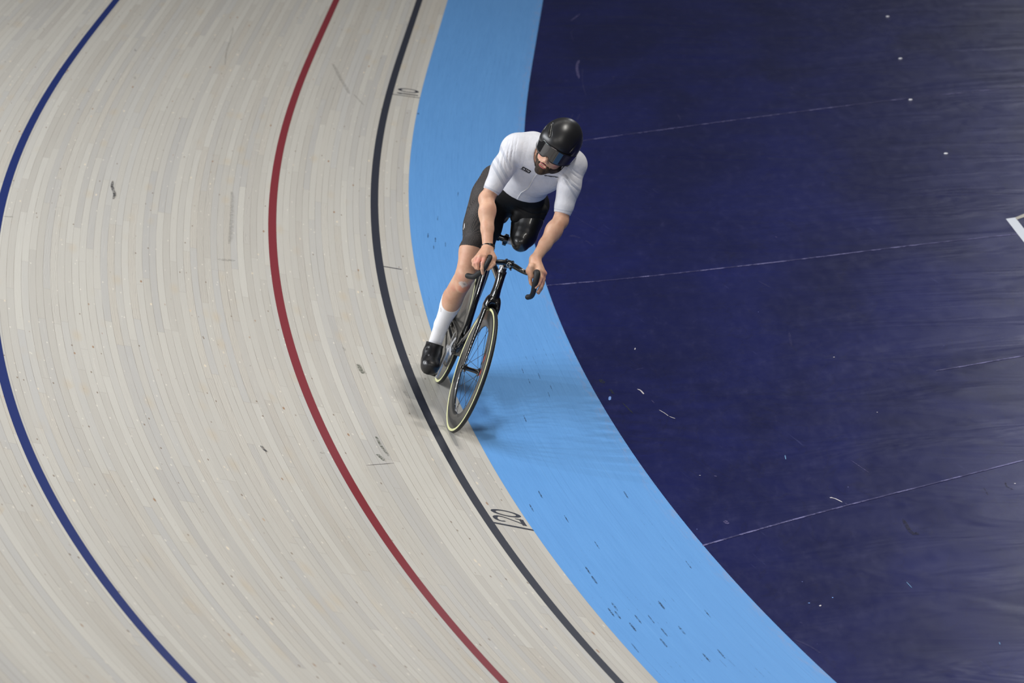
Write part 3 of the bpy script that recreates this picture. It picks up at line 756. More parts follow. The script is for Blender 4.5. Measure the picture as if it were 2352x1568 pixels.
K = [(0.975, 0.154, 0.942), (0.972, 0.172, 0.939), (0.960, 0.187, 0.934), (0.950, 0.194, 0.905)]
hand([(WR_L, K[0], 0.026, 0.0145), (WR_L, K[1], 0.026, 0.0145), (WR_L, K[2], 0.024, 0.013), (WR_L, K[3], 0.022, 0.0125), (K[0], K[2], 0.012, 0.012),
      (WR_L, (0.930, 0.117, 0.918), 0.024, 0.020), ((0.950, 0.116, 0.947), (0.945, 0.133, 0.903), 0.02, 0.017), ((0.930, 0.117, 0.918), (0.940, 0.166, 0.917), 0.02, 0.016)],
     [[K[0], (1.002, 0.174, 0.916), (1.014, 0.170, 0.884), (1.020, 0.161, 0.863)],
      [K[1], (0.990, 0.185, 0.902), (1.000, 0.188, 0.872), (1.005, 0.181, 0.844)],
      [K[2], (0.975, 0.195, 0.887), (0.985, 0.194, 0.860), (0.985, 0.189, 0.832)],
      [K[3], (0.962, 0.197, 0.872), (0.965, 0.195, 0.851), (0.965, 0.187, 0.831)]],
     [(0.935, 0.119, 0.905), (0.955, 0.130, 0.880), (0.970, 0.136, 0.867), (0.975, 0.147, 0.859)])
def skin():
    n = NT('skin'); v = n.coord()
    a = n.noise(v, 9.0, 4, 0.6); b = n.noise(v, 60.0, 3); c = n.noise(v, 420.0, 3, 0.7)
    base = n.mix(n.step(a, 0.35, 0.65), srgb(219, 177, 150), srgb(206, 156, 130))
    base = n.mix(n.step(b, 0.5, 0.8, 0.0, 0.35), base, srgb(206, 148, 128))
    base = n.mix(n.step(c, 0.52, 0.75, 0.0, 0.35), base, srgb(160, 118, 92))
    def blob(p, r, colr, amt, nz=0.5):
        nonlocal base
        d = n.new('ShaderNodeVectorMath', operation='DISTANCE'); n.put(d.inputs[0], v); d.inputs[1].default_value = p
        dd = n.m_('ADD', d.outputs['Value'], n.m_('MULTIPLY', n.m_('SUBTRACT', n.noise(v, 90.0, 4, 0.7), 0.5), r*nz*2))
        base = n.mix(n.step(dd, r*0.55, r, amt, 0.0), base, colr)
    red = srgb(206, 120, 112)
    for p in ((0.580, -0.146, 0.700), (0.560, -0.092, 0.675), (0.500, -0.155, 0.627)): blob(p, 0.030, red, 0.25)
    for p in ((1.000, -0.148, 0.901), (0.990, -0.172, 0.891), (1.000, 0.178, 0.900), (0.970, 0.187, 0.932)): blob(p, 0.030, srgb(214, 136, 130), 0.38)
    blob((0.555, -0.116, 0.649), 0.040, srgb(196, 96, 88), 0.35); blob((0.562, -0.129, 0.676), 0.030, srgb(214, 206, 204), 0.85, 0.8)
    blob((0.570, -0.127, 0.676), 0.010, srgb(110, 100, 96), 0.5, 1.2)
    blob(tuple(HM4 @ Vector((0.105, 0, -0.040))), 0.014, srgb(226, 158, 140), 0.6)
    for s in (-1, 1): blob(tuple(HM4 @ Vector((0.062, s*0.046, -0.035))), 0.024, srgb(226, 142, 134), 0.55)
    n.set(Base_Color=base, Roughness=0.5, Normal=n.bump(c, 0.25, 0.001, n.bump(b, 0.25, 0.003)))
    n.b.inputs['Subsurface Weight'].default_value = 0.12; n.b.inputs['Subsurface Radius'].default_value = (0.012, 0.005, 0.003)
    n.b.inputs['Specular IOR Level'].default_value = 0.4
    return n.m
M_skin = skin()
body = obj('body', f.mesh('body', 1), M_skin, person)
f = None

# ---- jersey
JN = NT('white_jersey_cloth'); vv = JN.coord(); jn = JN.noise(vv, 30, 3); jw = JN.noise(vv, 700.0, 2)
ch = JN.new('ShaderNodeTexVoronoi'); JN.put(ch.inputs['Vector'], vv); ch.inputs['Scale'].default_value = 160.0
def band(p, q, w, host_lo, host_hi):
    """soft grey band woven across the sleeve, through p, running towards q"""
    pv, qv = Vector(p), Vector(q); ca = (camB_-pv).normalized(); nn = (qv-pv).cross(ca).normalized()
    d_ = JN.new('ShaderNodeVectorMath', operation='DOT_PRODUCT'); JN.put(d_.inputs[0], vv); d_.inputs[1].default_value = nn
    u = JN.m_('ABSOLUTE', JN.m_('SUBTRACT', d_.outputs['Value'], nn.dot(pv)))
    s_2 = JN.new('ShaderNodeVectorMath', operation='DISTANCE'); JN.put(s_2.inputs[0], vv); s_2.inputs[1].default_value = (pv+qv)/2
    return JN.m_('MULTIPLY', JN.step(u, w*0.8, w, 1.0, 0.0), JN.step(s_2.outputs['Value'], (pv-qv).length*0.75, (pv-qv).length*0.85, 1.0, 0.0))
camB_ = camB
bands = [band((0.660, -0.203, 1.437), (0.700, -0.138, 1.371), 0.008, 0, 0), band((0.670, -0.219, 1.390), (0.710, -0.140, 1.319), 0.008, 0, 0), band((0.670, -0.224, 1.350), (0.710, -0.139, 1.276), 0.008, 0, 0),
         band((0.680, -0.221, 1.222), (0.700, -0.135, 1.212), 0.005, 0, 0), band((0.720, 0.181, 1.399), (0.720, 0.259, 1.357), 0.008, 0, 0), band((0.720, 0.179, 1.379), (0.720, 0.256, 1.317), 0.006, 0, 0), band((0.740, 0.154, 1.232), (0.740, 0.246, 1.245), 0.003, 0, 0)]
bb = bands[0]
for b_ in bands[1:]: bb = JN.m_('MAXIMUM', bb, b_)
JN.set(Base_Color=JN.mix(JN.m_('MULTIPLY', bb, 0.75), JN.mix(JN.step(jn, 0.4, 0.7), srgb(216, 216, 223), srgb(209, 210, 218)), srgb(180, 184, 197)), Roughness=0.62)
JN.set(Normal=JN.bump(JN.noise(vv, 26.0, 4, 0.55, 1.6), 0.30, 0.005, JN.bump(ch.outputs[0], 0.12, 0.001)))
JN.b.inputs['Sheen Weight'].default_value = 0.15
M_jersey = JN.m
f = Field((0.10, -0.32, 1.02), (0.86, 0.38, 1.66), 0.0035)
torso(f, 0.0055); upper_arms(f, 0.0045)
def ridge(p, d, w, freq, amp, ax_dir):
    """folds running along d, spaced across ax_dir, fading away from p"""
    p = np.array(p); d = np.array(d)/np.linalg.norm(d); a = np.array(ax_dir)/np.linalg.norm(ax_dir)
    def fn(X, Y, Z):
        x, y, z = X-p[0], Y-p[1], Z-p[2]
        u = x*a[0]+y*a[1]+z*a[2]; l = x*d[0]+y*d[1]+z*d[2]
        r2_ = x*x+y*y+z*z
        ph = u*freq*0.30+1.3*np.sin(l*21+1.0)+0.9*np.sin(u*83+l*9)
        return 3.8*amp*(0.35-(1-np.abs(np.sin(ph)))**2.2*(0.6+0.4*np.sin(u*47+2)))*np.exp(-r2_/(w*w))*-1.0
    return fn
ARM_R = np.array(EL_R)-np.array(SH_R); ARM_L = np.array(EL_L)-np.array(SH_L)
f.warp(ridge((0.700, -0.150, 1.430), (0, 0.15, -1), 0.075, 330, 0.0016, (0, 1, 0.25)))
f.warp(ridge((0.680, -0.142, 1.481), (0.2, 0.1, -1), 0.06, 420, 0.0013, (0, 1, 0.2)))
f.warp(ridge((0.700, -0.139, 1.353), ARM_R, 0.06, 300, 0.0016, (0.2, 0.8, 0.6)))
f.warp(ridge((0.680, -0.188, 1.393), ARM_R, 0.06, 330, 0.0012, (0.2, 0.9, 0.3)))
f.warp(ridge((0.740, 0.178, 1.395), (0, 1, 0.5), 0.06, 320, 0.0015, (0, 0.35, 1)))
f.warp(ridge((0.740, 0.198, 1.438), (0, 1, 0.4), 0.05, 380, 0.0012, (0, 0.3, 1)))
f.warp(ridge((0.700, 0.142, 1.447), (0.2, 0.6, 0.8), 0.05, 300, 0.0012, (0, 1, -0.4)))
f.warp(ridge((0.460, 0.108, 1.235), (0, 1, -0.2), 0.10, 150, 0.0018, (0.5, 0, 1)))
f.warp(ridge((0.450, 0.019, 1.216), (0, 1, 0.2), 0.07, 170, 0.0012, (0.5, 0, 1)))
# cuffs, hem and neckline
def cutarm(E_, S_, P_):
    d_ = np.array(E_)-np.array(S_); d_ /= np.linalg.norm(d_)
    c = np.array(P_); f.plane(c, d_, c-0.095+d_*0.03, c+0.095+d_*0.06)
CUF_R = (0.670, -0.174, 1.202); CUF_L = (0.720, 0.203, 1.217)
cutarm(EL_R, SH_R, CUF_R); cutarm(EL_L, SH_L, CUF_L)
# drop what is left of the arms below the cuffs
for c, E_, S_ in ((CUF_R, EL_R, SH_R), (CUF_L, EL_L, SH_L)):
    d_ = Vector(E_)-Vector(S_); d_.normalize()
f.plane((0.440, 0.035, 1.172), (-0.55, 0.0, -0.83), (0.0, -0.16, 0.9), (0.62, 0.30, 1.5))
f.cap(hp(-0.01, 0, -0.02), mid(NECK, hp(-0.02, 0, -0.06), 0.55), 0.085, 0.078, 0.004, None, 'sub')
jm = f.mesh('jersey', 1); f = None
def keep_largest(me, n=1):
    bm = bmesh.new(); bm.from_mesh(me); bm.verts.ensure_lookup_table(); seen = set(); comps = []
    for v in bm.verts:
        if v.index in seen: continue
        st = [v]; seen.add(v.index); c = []
        while st:
            x = st.pop(); c.append(x)
            for e in x.link_edges:
                o = e.other_vert(x)
                if o.index not in seen: seen.add(o.index); st.append(o)
        comps.append(c)
    comps.sort(key=len, reverse=True)
    bmesh.ops.delete(bm, geom=[v for c in comps[n:] for v in c], context='VERTS'); bm.to_mesh(me); bm.free()
keep_largest(jm)
jersey = obj('jersey', jm, M_jersey, person, 'white short sleeved cycling jersey with a full zip')

# ---- shorts
SN = NT('black_stretch_cloth'); vv = SN.coord(); mesh_v = SN.vor(vv, 190.0, 0.15)
SN.set(Base_Color=SN.mix(SN.step(mesh_v[0], 0.30, 0.52), srgb(84, 74, 70), srgb(26, 25, 26)), Roughness=0.7)
SN.set(Normal=SN.bump(mesh_v[0], 0.3, 0.001)); M_mesh = SN.m
SN = NT('black_smooth_cloth'); vv = SN.coord()
SN.set(Base_Color=SN.mix(SN.noise(vv, 60, 3), srgb(15, 15, 16), srgb(24, 24, 26)), Roughness=0.72)
SN.b.inputs['Specular IOR Level'].default_value = 0.3
SN.set(Normal=SN.bump(SN.noise(SN.xyz(SN.sep(vv)[0], SN.sep(vv)[1], SN.m_('MULTIPLY', SN.sep(vv)[2], 3.0)), 9.0, 3, 0.5, 1.0), 0.25, 0.008)); M_short = SN.m
def shorts_field(): 
    f = Field((-0.10, -0.32, 0.66), (0.70, 0.34, 1.36), 0.0035)
    torso(f, 0.0025); thigh_r(f, 0.003)
    f.plane((0.440, 0.035, 1.256), (0.60, 0.0, 0.80), (-0.2, -0.5, 0.9), (0.8, 0.6, 1.6))
    return f
f = shorts_field()
f.cap(HIP_L, STUMP_T, 0.094, 0.080, 0.03)
f.ell((0.300, 0.102, 1.135), (0.085, 0.075, 0.075), None, 0.04)
f.cap((0.340, 0.045, 1.048), (0.330, 0.176, 1.124), 0.022, 0.024, 0.015)     # rolled leg over the cup
f.cap((0.350, 0.054, 1.076), (0.340, 0.173, 1.143), 0.020, 0.020, 0.012)
f.ell((0.350, 0.049, 1.047), (0.020, 0.024, 0.018), None, 0.01)
f.warp(ridge((0.360, 0.098, 1.123), (0, 1, 0.25), 0.09, 190, 0.002, (0.2, -0.2, 1)))
d_ = np.array(TH2)-np.array(TH1); d_ = d_/np.linalg.norm(d_); HEM = (0.440, -0.129, 0.836)
f.plane(HEM, (d_[0]*0.6, d_[1]*0.2+0.05, d_[2]), np.array(HEM)-0.13, np.array(HEM)+0.13)
f.plane(add(HEM, (0, 0, -0.12)), (0, 0, -1))
sm = f.mesh('shorts', 1); f = None; keep_largest(sm)
sm.materials.append(M_mesh); sm.materials.append(M_short)
# the outer right thigh panel is meshed cloth, the rest smooth
for p in sm.polygons:
    c = p.center
    p.material_index = 0 if (c.y < -0.062-0.16*max(0.0, c.z-0.90) and 0.830 < c.z < 1.25) else 1
shorts = obj('shorts', sm, None, person, 'black cycling shorts, left leg rolled over the cup')

# ---- stump cup (part of the bicycle: clamped to the support arm)
f = Field((0.15, -0.05, 0.80), (0.60, 0.32, 1.20), 0.0035)
f.chain([(0.315, 0.129, 1.061), (0.360, 0.123, 0.982), (0.395, 0.111, 0.944)], [0.075, 0.064, 0.0500], 0.02)
f.cap((0.330, 0.064, 1.025), (0.365, 0.080, 0.957), 0.028, 0.024, 0.03)
f.plane((0.310, 0.123, 1.080), (-0.25, 0.0, 1.0))
cup = obj('thigh_cup', f.mesh('thigh_cup', 2), simple('gloss_black_shell', col(0.006, 0.006, 0.007), 0.38, coat=0.55, nscale=60, namp=0.1), bike, 'glossy black cup holding the left thigh')
f = None

# ---- sock and shoe
KN = NT('white_rib_knit'); vv = KN.coord(); P3 = KN.sep(vv)
rib = KN.m_('SINE', KN.m_('MULTIPLY', KN.m_('ADD', P3[1], KN.m_('MULTIPLY', P3[0], 0.45)), 1150.0))
KN.set(Base_Color=KN.mix(KN.step(rib, -1.0, -0.8, 0.4, 0.0), srgb(244, 244, 248), srgb(206, 208, 220)), Roughness=0.75, Normal=KN.bump(rib, 0.10, 0.001))
f = Field((0.20, -0.26, 0.20), (0.60, -0.02, 0.66), 0.003)
shank(f, 0.0025)
sd = np.array(ANK)-np.array(KNEE); sd /= np.linalg.norm(sd); ST = np.array((0.430, -0.135, 0.516)); SB = np.array((0.345, -0.133, 0.272))
f.plane(ST, (-sd[0]+0.55, -sd[1]-0.10, -sd[2])); f.plane(SB+np.array((0, 0, -0.035)), (0, 0, -1))
km = f.mesh('sock', 1); keep_largest(km)
sock = obj('sock', km, KN.m, person, 'white ribbed knee-high sock'); f = None
f = Field((0.20, -0.26, 0.03), (0.62, -0.02, 0.34), 0.003)
f.chain([tuple(SB-sd*0.03), ANK, (0.400, -0.139, 0.232), (0.475, -0.146, 0.180)], [0.039, 0.0405, 0.043, 0.038], 0.02)
f.chain([ANK, (0.370, -0.130, 0.222), (0.430, -0.134, 0.191), (0.480, -0.139, 0.174)], [0.040, 0.046, 0.046, 0.040], 0.02)
f.ell((0.290, -0.108, 0.247), (0.038, 0.034, 0.046), None, 0.03)
f.ell((0.490, -0.133, 0.188), (0.042, 0.046, 0.030), None, 0.02)
f.cap((0.280, -0.103, 0.206), (0.490, -0.130, 0.159), 0.028, 0.034, 0.015, ((-0.3, 0, 1), 0.6))
for c, r in (((0.425, -0.177, 0.259), 0.009), ((0.468, -0.169, 0.228), 0.009), ((0.515, -0.182, 0.199), 0.009), ((0.540, -0.160, 0.201), 0.007)):
    f.ell(c, (0.006, r, r), None, 0.010, 'sub')
f.plane(SB, (-0.25, 0.0, 1.0))
om = f.mesh('shoe_cover', 1); keep_largest(om); f = None
shoe = obj('shoe_cover', om, simple('black_coated_shoe_cover', col(0.010, 0.010, 0.012), 0.42, coat=0.12, nscale=30, namp=0.2, bump=0.25), person, 'smooth black shoe cover on the right foot')

# ---- wristband
wd_ = (Vector(WR_R)-Vector(EL_R)).normalized(); wb0 = Vector((0.855, -0.118, 0.955))
band = []
for i in range(41):
    a = 2*math.pi*i/40
    u_ = Vector((1, 0, 0)); u_ = (u_-wd_*u_.dot(wd_)).normalized(); v_ = wd_.cross(u_)
    band.append((u_*math.cos(a)*0.0330+v_*math.sin(a)*0.0335))
V = []; F = []
for b_ in band:
    for k_, t_ in ((1.0, -0.006), (1.06, -0.006), (1.06, 0.006), (1.0, 0.006)): V.append(wb0+b_*k_+wd_*t_)
for i in range(40):
    for j in range(4):
        k = (j+1) % 4; F.append((i*4+j, i*4+k, (i+1)*4+k, (i+1)*4+j))
part('wristband', (V, F), simple('black_silicone', col(0.012, 0.012, 0.014), 0.3, nscale=80), person, 'black band on the right wrist')

# ---- helmet with visor
f = Field(tuple(np.array(HEAD)-0.22), tuple(np.array(HEAD)+0.22), 0.003)
f.ell(hp(-0.022, -0.012, 0.060), (0.134, 0.106, 0.122), HR, 0.02)
f.ell(hp(-0.055, -0.012, 0.042), (0.110, 0.094, 0.095), HR, 0.03)
f.ell(hp(0.050, -0.006, 0.052), (0.064, 0.090, 0.060), HR, 0.03)
for s in (-1, 1): f.ell(hp(-0.020, s*0.060, -0.010), (0.062, 0.036, 0.062), HR, 0.03)
f.ell(hp(-0.005, 0, 0.02), (0.098, 0.082, 0.115), HR, 0.004, 'sub')
f.ell(hp(0.07, 0, -0.075), (0.13, 0.078, 0.085), HR, 0.004, 'sub')
def hplane(p, n_): f.plane(hp(*p), tuple(HM @ Vector(n_)))
hplane((0.10, 0, 0.018), (0.42, 0, -0.91))
hplane((0, 0, -0.055), (0, 0, -1))
f.cap((0.857, -0.011, 1.608), (0.788, -0.011, 1.661), 0.0085, 0.0070, 0.002, None, 'sub')
f.cap(hp(0.072, 0.074, 0.072), hp(0.022, 0.078, 0.122), 0.0040, 0.0040, 0.002, None, 'sub')
f.cap(hp(0.030, 0.100, 0.055), hp(-0.03, 0.108, 0.06), 0.004, 0.004, 0.002, None, 'sub')
hm = f.mesh('helmet', 1); keep_largest(hm); f = None
HN = NT('helmet_shell'); 
HN.set(Base_Color=HN.mix(HN.noise(HN.coord(), 300, 2), col(0.010, 0.010, 0.012), col(0.014, 0.014, 0.016)), Roughness=0.38)
HN.b.inputs['Coat Weight'].default_value = 0.15; HN.b.inputs['Coat Roughness'].default_value = 0.3
helmet = obj('helmet', hm, HN.m, person, 'matt black aero helmet with an integrated visor')
V = []; F = []; NA, NB = 49, 13
for j in range(NB):
    t = j/(NB-1)
    for i in range(NA):
        a = math.radians(-92+178*i/(NA-1)); c_, s__ = math.cos(a), math.sin(a)
        z = 0.046-t*(0.074+0.006*math.cos(a)) - (0.012*(1-abs(s__))**2 if False else 0.0)
        z += 0.018*(1-c_)*t
        if t > 0.6: z += 0.020*(t-0.6)/0.4*math.exp(-(s__/0.16)**2)
        rx, ry = 0.116-0.010*t, 0.109-0.006*t
        V.append(Vector((0.012+rx*max(c_, -0.2), ry*s__, z+0.010)))
for j in range(NB-1):
    for i in range(NA-1): F.append((j*NA+i, j*NA+i+1, (j+1)*NA+i+1, (j+1)*NA+i))
vis = part('visor', xf((V, F), HM4), simple('mirrored_smoke_visor', col(0.055, 0.055, 0.06), 0.06, metal=0.75, coat=1.0, nscale=10, namp=0.05), helmet, 'glossy mirrored smoke visor')
md = vis.modifiers.new('thick', 'SOLIDIFY'); md.thickness = 0.0025; md.offset = 0
rimv = [V[(NB-1)*NA+i] for i in range(NA)]
part('visor_edge', xf(sweep(rimv, [(0.0022, 0.0022)]*NA, 6), HM4), M_tape, vis, 'black rubber visor edge')
# chin strap
st = [hp(0.01, -0.082, -0.03), hp(0.012, -0.072, -0.075), hp(0.02, -0.045, -0.100), hp(0.03, 0, -0.104), hp(0.02, 0.045, -0.100), hp(0.012, 0.072, -0.075), hp(0.01, 0.082, -0.03)]
part('chin_strap', sweep(spline(st, 6), [(0.001, 0.006)]*37, 8), M_tape, helmet, 'black chin strap')
# ---- face
for s in (-1, 1):
    part('eye', ball(hp(0.074, s*0.030, 0.006), 0.0118, 16, 10), simple('eye_white', srgb(220, 214, 208), 0.2), person)
lipm = simple('lips', srgb(196, 104, 108), 0.4, nscale=200)
low = [hp(0.094+0.006*math.cos(a), 0.021*math.sin(a), -0.0725-0.004*math.cos(a)) for a in np.linspace(-1.5, 1.5, 13)]
upl = [hp(0.097+0.004*math.cos(a), 0.020*math.sin(a), -0.0605+0.0015*math.cos(a)) for a in np.linspace(-1.5, 1.5, 13)]
part('lips', join(sweep(low, [0.0012+0.0026*math.sin(math.pi*i/12) for i in range(13)], 10), sweep(upl, [0.0012+0.0018*math.sin(math.pi*i/12) for i in range(13)], 10)), lipm, person, 'parted pink lips')
tt_ = [hp(0.0945+0.002*math.cos(a), 0.014*math.sin(a), -0.0648) for a in np.linspace(-1.3, 1.3, 9)]
part('teeth', sweep(tt_, [(0.0010, 0.0015)]*9, 8), simple('tooth_enamel', srgb(226, 214, 196), 0.3), person)
# beard: a thick short mat on jaw, chin and upper lip
f = Field(tuple(np.array(hp(0.05, 0, -0.075))-0.12), tuple(np.array(hp(0.05, 0, -0.075))+0.12), 0.002)
f.ell(hp(0.050, 0, -0.074), (0.044, 0.053, 0.040), HR, 0.02)
f.ell(hp(0.074, 0, -0.101), (0.026, 0.030, 0.022), HR, 0.015); f.ell(hp(0.072, -0.008, -0.114), (0.018, 0.020, 0.014), HR, 0.015)
for s in (-1, 1):
    f.ell(hp(0.012, s*0.054, -0.066), (0.036, 0.020, 0.026), HR, 0.02)
    f.cap(hp(0.008, s*0.066, -0.060), hp(0.002, s*0.069, -0.020), 0.0065, 0.003, 0.008)
    f.cap(hp(0.098, s*0.004, -0.0565), hp(0.088, s*0.024, -0.066), 0.0052, 0.0058, 0.006)
    f.cap(hp(0.088, s*0.024, -0.066), hp(0.080, s*0.028, -0.086), 0.0058, 0.0075, 0.008)
f.ell(hp(0.112, 0, -0.067), (0.030, 0.0195, 0.0105), HR, 0.003, 'sub')
f.ell(hp(0.098, 0, -0.066), (0.020, 0.0185, 0.0100), HR, 0.002, 'sub')
f.ell(hp(0.075, 0, -0.020), (0.06, 0.044, 0.0335), HR, 0.006, 'sub')
rng = np.random.default_rng(3)
f.warp(lambda X, Y, Z: 0.0009*np.sin(X*1500+Y*700)*np.sin(Y*1700+Z*300)*np.sin(Z*1300))
bm_ = f.mesh('beard', 0); keep_largest(bm_); f = None
BN = NT('brown_beard_hair'); vb = BN.coord(); nb = BN.noise(vb, 500.0, 4, 0.8); nb2 = BN.noise(vb, 40.0, 2)
BN.set(Base_Color=BN.mix(nb, BN.mix(BN.step(nb2, 0.4, 0.6), srgb(48, 33, 24), srgb(98, 72, 48)), srgb(20, 15, 12)), Roughness=0.75, Normal=BN.bump(nb, 0.8, 0.003))
obj('beard', bm_, BN.m, person, 'short brown beard and moustache')

# ------------------------------------------------------------------ lettering and small marks laid on cloth, shell and boards
class Host:
    def __init__(s, o):
        me = o.data; s.b = BVHTree.FromPolygons([v.co for v in me.vertices], [tuple(p.vertices) for p in me.polygons])
    def near(s, p):
        q = s.b.find_nearest(Vector(p)); return q[0], q[1]
def stroke(pts, w, n=6, smooth=False):
    """flat ribbon in 2-D; w = width or list of widths"""
    P = [Vector((p[0], p[1], 0)) for p in pts]
    if smooth: P = spline(P, n)
    N = len(P); W = [w]*N if not isinstance(w, (list, tuple)) else [np.interp(i/(N-1)*(len(w)-1), range(len(w)), w) for i in range(N)]
    V = []
    for i, p in enumerate(P):
        d0 = (P[i]-P[max(i-1, 0)]); d1 = (P[min(i+1, N-1)]-P[i])
        d0 = d0.normalized() if d0.length > 1e-9 else d1.normalized(); d1 = d1.normalized() if d1.length > 1e-9 else d0
        t = (d0+d1).normalized(); nn = Vector((-t.y, t.x, 0)); c = max(0.45, nn.dot(Vector((-d1.y, d1.x, 0))))
        V += [p+nn*W[i]/2/c, p-nn*W[i]/2/c]
    return V, [(2*i, 2*i+1, 2*i+3, 2*i+2) for i in range(N-1)]
def rrect(w, h, r, n=6):
    V = []
    for cx, cy, a0 in ((w/2-r, h/2-r, 0), (-w/2+r, h/2-r, 90), (-w/2+r, -h/2+r, 180), (w/2-r, -h/2+r, 270)):
        for i in range(n+1):
            a = math.radians(a0+90*i/n); V.append(Vector((cx+r*math.cos(a), cy+r*math.sin(a), 0)))
    m = len(V); V.append(Vector((0, 0, 0)))
    return V, [(m, i, (i+1) % m) for i in range(m)]
def subdiv2(vf, k=2):
    me = pymesh('t', vf[0], vf[1]); bm = bmesh.new(); bm.from_mesh(me)
    bmesh.ops.subdivide_edges(bm, edges=bm.edges, cuts=k, use_grid_fill=True)
    V = [v.co.copy() for v in bm.verts]; bm.verts.index_update(); F = [tuple(v.index for v in f.verts) for f in bm.faces]
    bm.free(); bpy.data.meshes.remove(me); return V, F
def decal(name, vf, host, c, xpt, mat, parent, label=None, lift=0.0012, flip=1):
    p, n_1 = host.near(c); x_ = Vector(xpt)-Vector(c); x_ = (x_-n_1*x_.dot(n_1)).normalized(); y_ = n_1.cross(x_)
    V = []
    for v in vf[0]:
        g = p+x_*v.x+y_*v.y*flip; hit = host.b.ray_cast(g+n_1*0.04, -n_1, 0.10)
        V.append((hit[0] if hit[0] is not None else g)+n_1*lift)
    return part(name, (V, vf[1]), mat, parent, label)
def ribbon(name, pts, w, host, mat, parent, label=None, lift=0.0012, thick=0.0012):
    P = []
    for p in spline([Vector(q) for q in pts], 8):
        q, n_1 = host.near(p); P.append((q, n_1))
    V = []; F = []
    for i, (q, n_1) in enumerate(P):
        t = (P[min(i+1, len(P)-1)][0]-P[max(i-1, 0)][0]).normalized(); b_ = n_1.cross(t).normalized()
        for k, l_ in ((-1, 0.0), (-0.6, thick), (0.6, thick), (1, 0.0)): V.append(q+b_*k*w/2+n_1*(lift+l_))
    for i in range(len(P)-1):
        for j in range(3): F.append((i*4+j, i*4+j+1, (i+1)*4+j+1, (i+1)*4+j))
    return part(name, (V, F), mat, parent, label)
def scale2(vf, sx, sy, ox=0, oy=0, shear=0): return [Vector((v.x*sx+v.y*sy*shear+ox, v.y*sy+oy, 0)) for v in vf[0]], vf[1]
GL = {
 'G': [[(1, 1), (0.18, 1), (0, 0.82), (0, 0.18), (0.18, 0), (1, 0), (1, 0.52), (0.5, 0.52)]],
 'T': [[(0, 1), (1, 1)], [(0.5, 1), (0.5, 0)]],
 'R': [[(0, 0), (0, 1), (0.85, 1), (1, 0.85), (1, 0.6), (0.85, 0.45), (0.2, 0.45)], [(0.55, 0.45), (1, 0)]],
 'n': [[(0, 0), (0, 1)], [(0, 0.7), (0.3, 1), (0.7, 1), (0.9, 0.7), (0.9, 0)]],
 'o': [[(0.1, 0.3), (0.1, 0.7), (0.35, 1), (0.65, 1), (0.9, 0.7), (0.9, 0.3), (0.65, 0), (0.35, 0), (0.1, 0.3), (0.1, 0.5)]],
 'p': [[(0, -0.6), (0, 1)], [(0, 0.75), (0.3, 1), (0.7, 1), (0.9, 0.7), (0.9, 0.3), (0.7, 0), (0.3, 0), (0, 0.25)]],
 'i': [[(0.2, 0), (0.2, 1)], [(0.2, 1.25), (0.2, 1.5)]],
 'z': [[(0, 1), (0.9, 1), (0, 0), (0.9, 0)]],
}
def word(txt, h, wdt, gap, sw, shear=0.0):
    out = []; x = 0
    for ch_ in txt:
        adv = 0.4 if ch_ == 'i' else 1.0
        for s_g in GL[ch_]: out.append(scale2(stroke([(px*wdt, py*h) for px, py in s_g], sw), 1, 1, x, 0, shear))
        x += wdt*adv+gap
    return join(*out), x-gap
HJ = Host(jersey); HH = Host(helmet); HS = Host(shorts); HK = Host(sock)
M_bk = simple('black_print', col(0.006, 0.006, 0.008), 0.9, spec=0.1, nscale=60, namp=0.05)
M_wh = simple('white_print', srgb(238, 238, 242), 0.5, nscale=60, namp=0.02)
M_gy = simple('grey_print', srgb(38, 38, 42), 0.8, spec=0.15, nscale=60, namp=0.04)
c0, cx = (0.660, -0.035, 1.368), (0.660, -0.010, 1.365)
badge = decal('chest_badge', subdiv2(rrect(0.050, 0.0245, 0.005), 3), HJ, c0, cx, M_gy, jersey, 'black rounded badge reading GTR', 0.0014)
decal('badge_panel', subdiv2(rrect(0.044, 0.0195, 0.004), 3), HJ, c0, cx, M_bk, badge, None, 0.0019)
g_, gw = word('GTR', 0.0098, 0.0098, 0.0036, 0.0022)
decal('badge_lettering', subdiv2(scale2(g_, 1, 1, -gw/2, -0.0049), 1), HJ, c0, cx, M_wh, badge, 'white letters GTR', 0.0024)
random.seed(4)
tl = []; x = -0.026
while x < 0.024:
    wd1 = random.choice((0.0012, 0.0018, 0.0022)); tl.append(scale2(stroke([(0, 0), (wd1, 0)], 0.0030), 1, 1, x, -0.0155)); x += wd1+random.choice((0.0007, 0.0007, 0.0018))
tl.append(scale2(stroke([(0.0018*math.cos(a), 0.0018*math.sin(a)) for a in np.linspace(0, 6.28, 13)], 0.0009), 1, 1, -0.0285, -0.0150))
decal('badge_motto', join(*tl), HJ, c0, cx, M_bk, badge, 'tiny black line of lettering', 0.0016)
c1, cx1 = (0.680, 0.095, 1.370), (0.680, 0.128, 1.372)
w2, ww2 = word('nopinz', 0.0078, 0.0076, 0.0024, 0.0033, 0.28)
ring = stroke([(0.0050*math.cos(a), 0.0050*math.sin(a)) for a in np.linspace(0, 2*math.pi, 25)], 0.0036)
dotm = stroke([(-0.0012, 0.0006), (0.0012, 0.0006), (0.0012, -0.0008)], 0.0010)
decal('chest_logo', subdiv2(join(scale2(w2, 1, 1.1, -0.016, -0.0045), scale2(ring, 1, 1, -0.0255, 0.0), scale2(dotm, 1, 1, -0.0255, 0.0)), 1), HJ, c1, cx1, M_bk, jersey, 'black lettering nopinz with a round emblem')
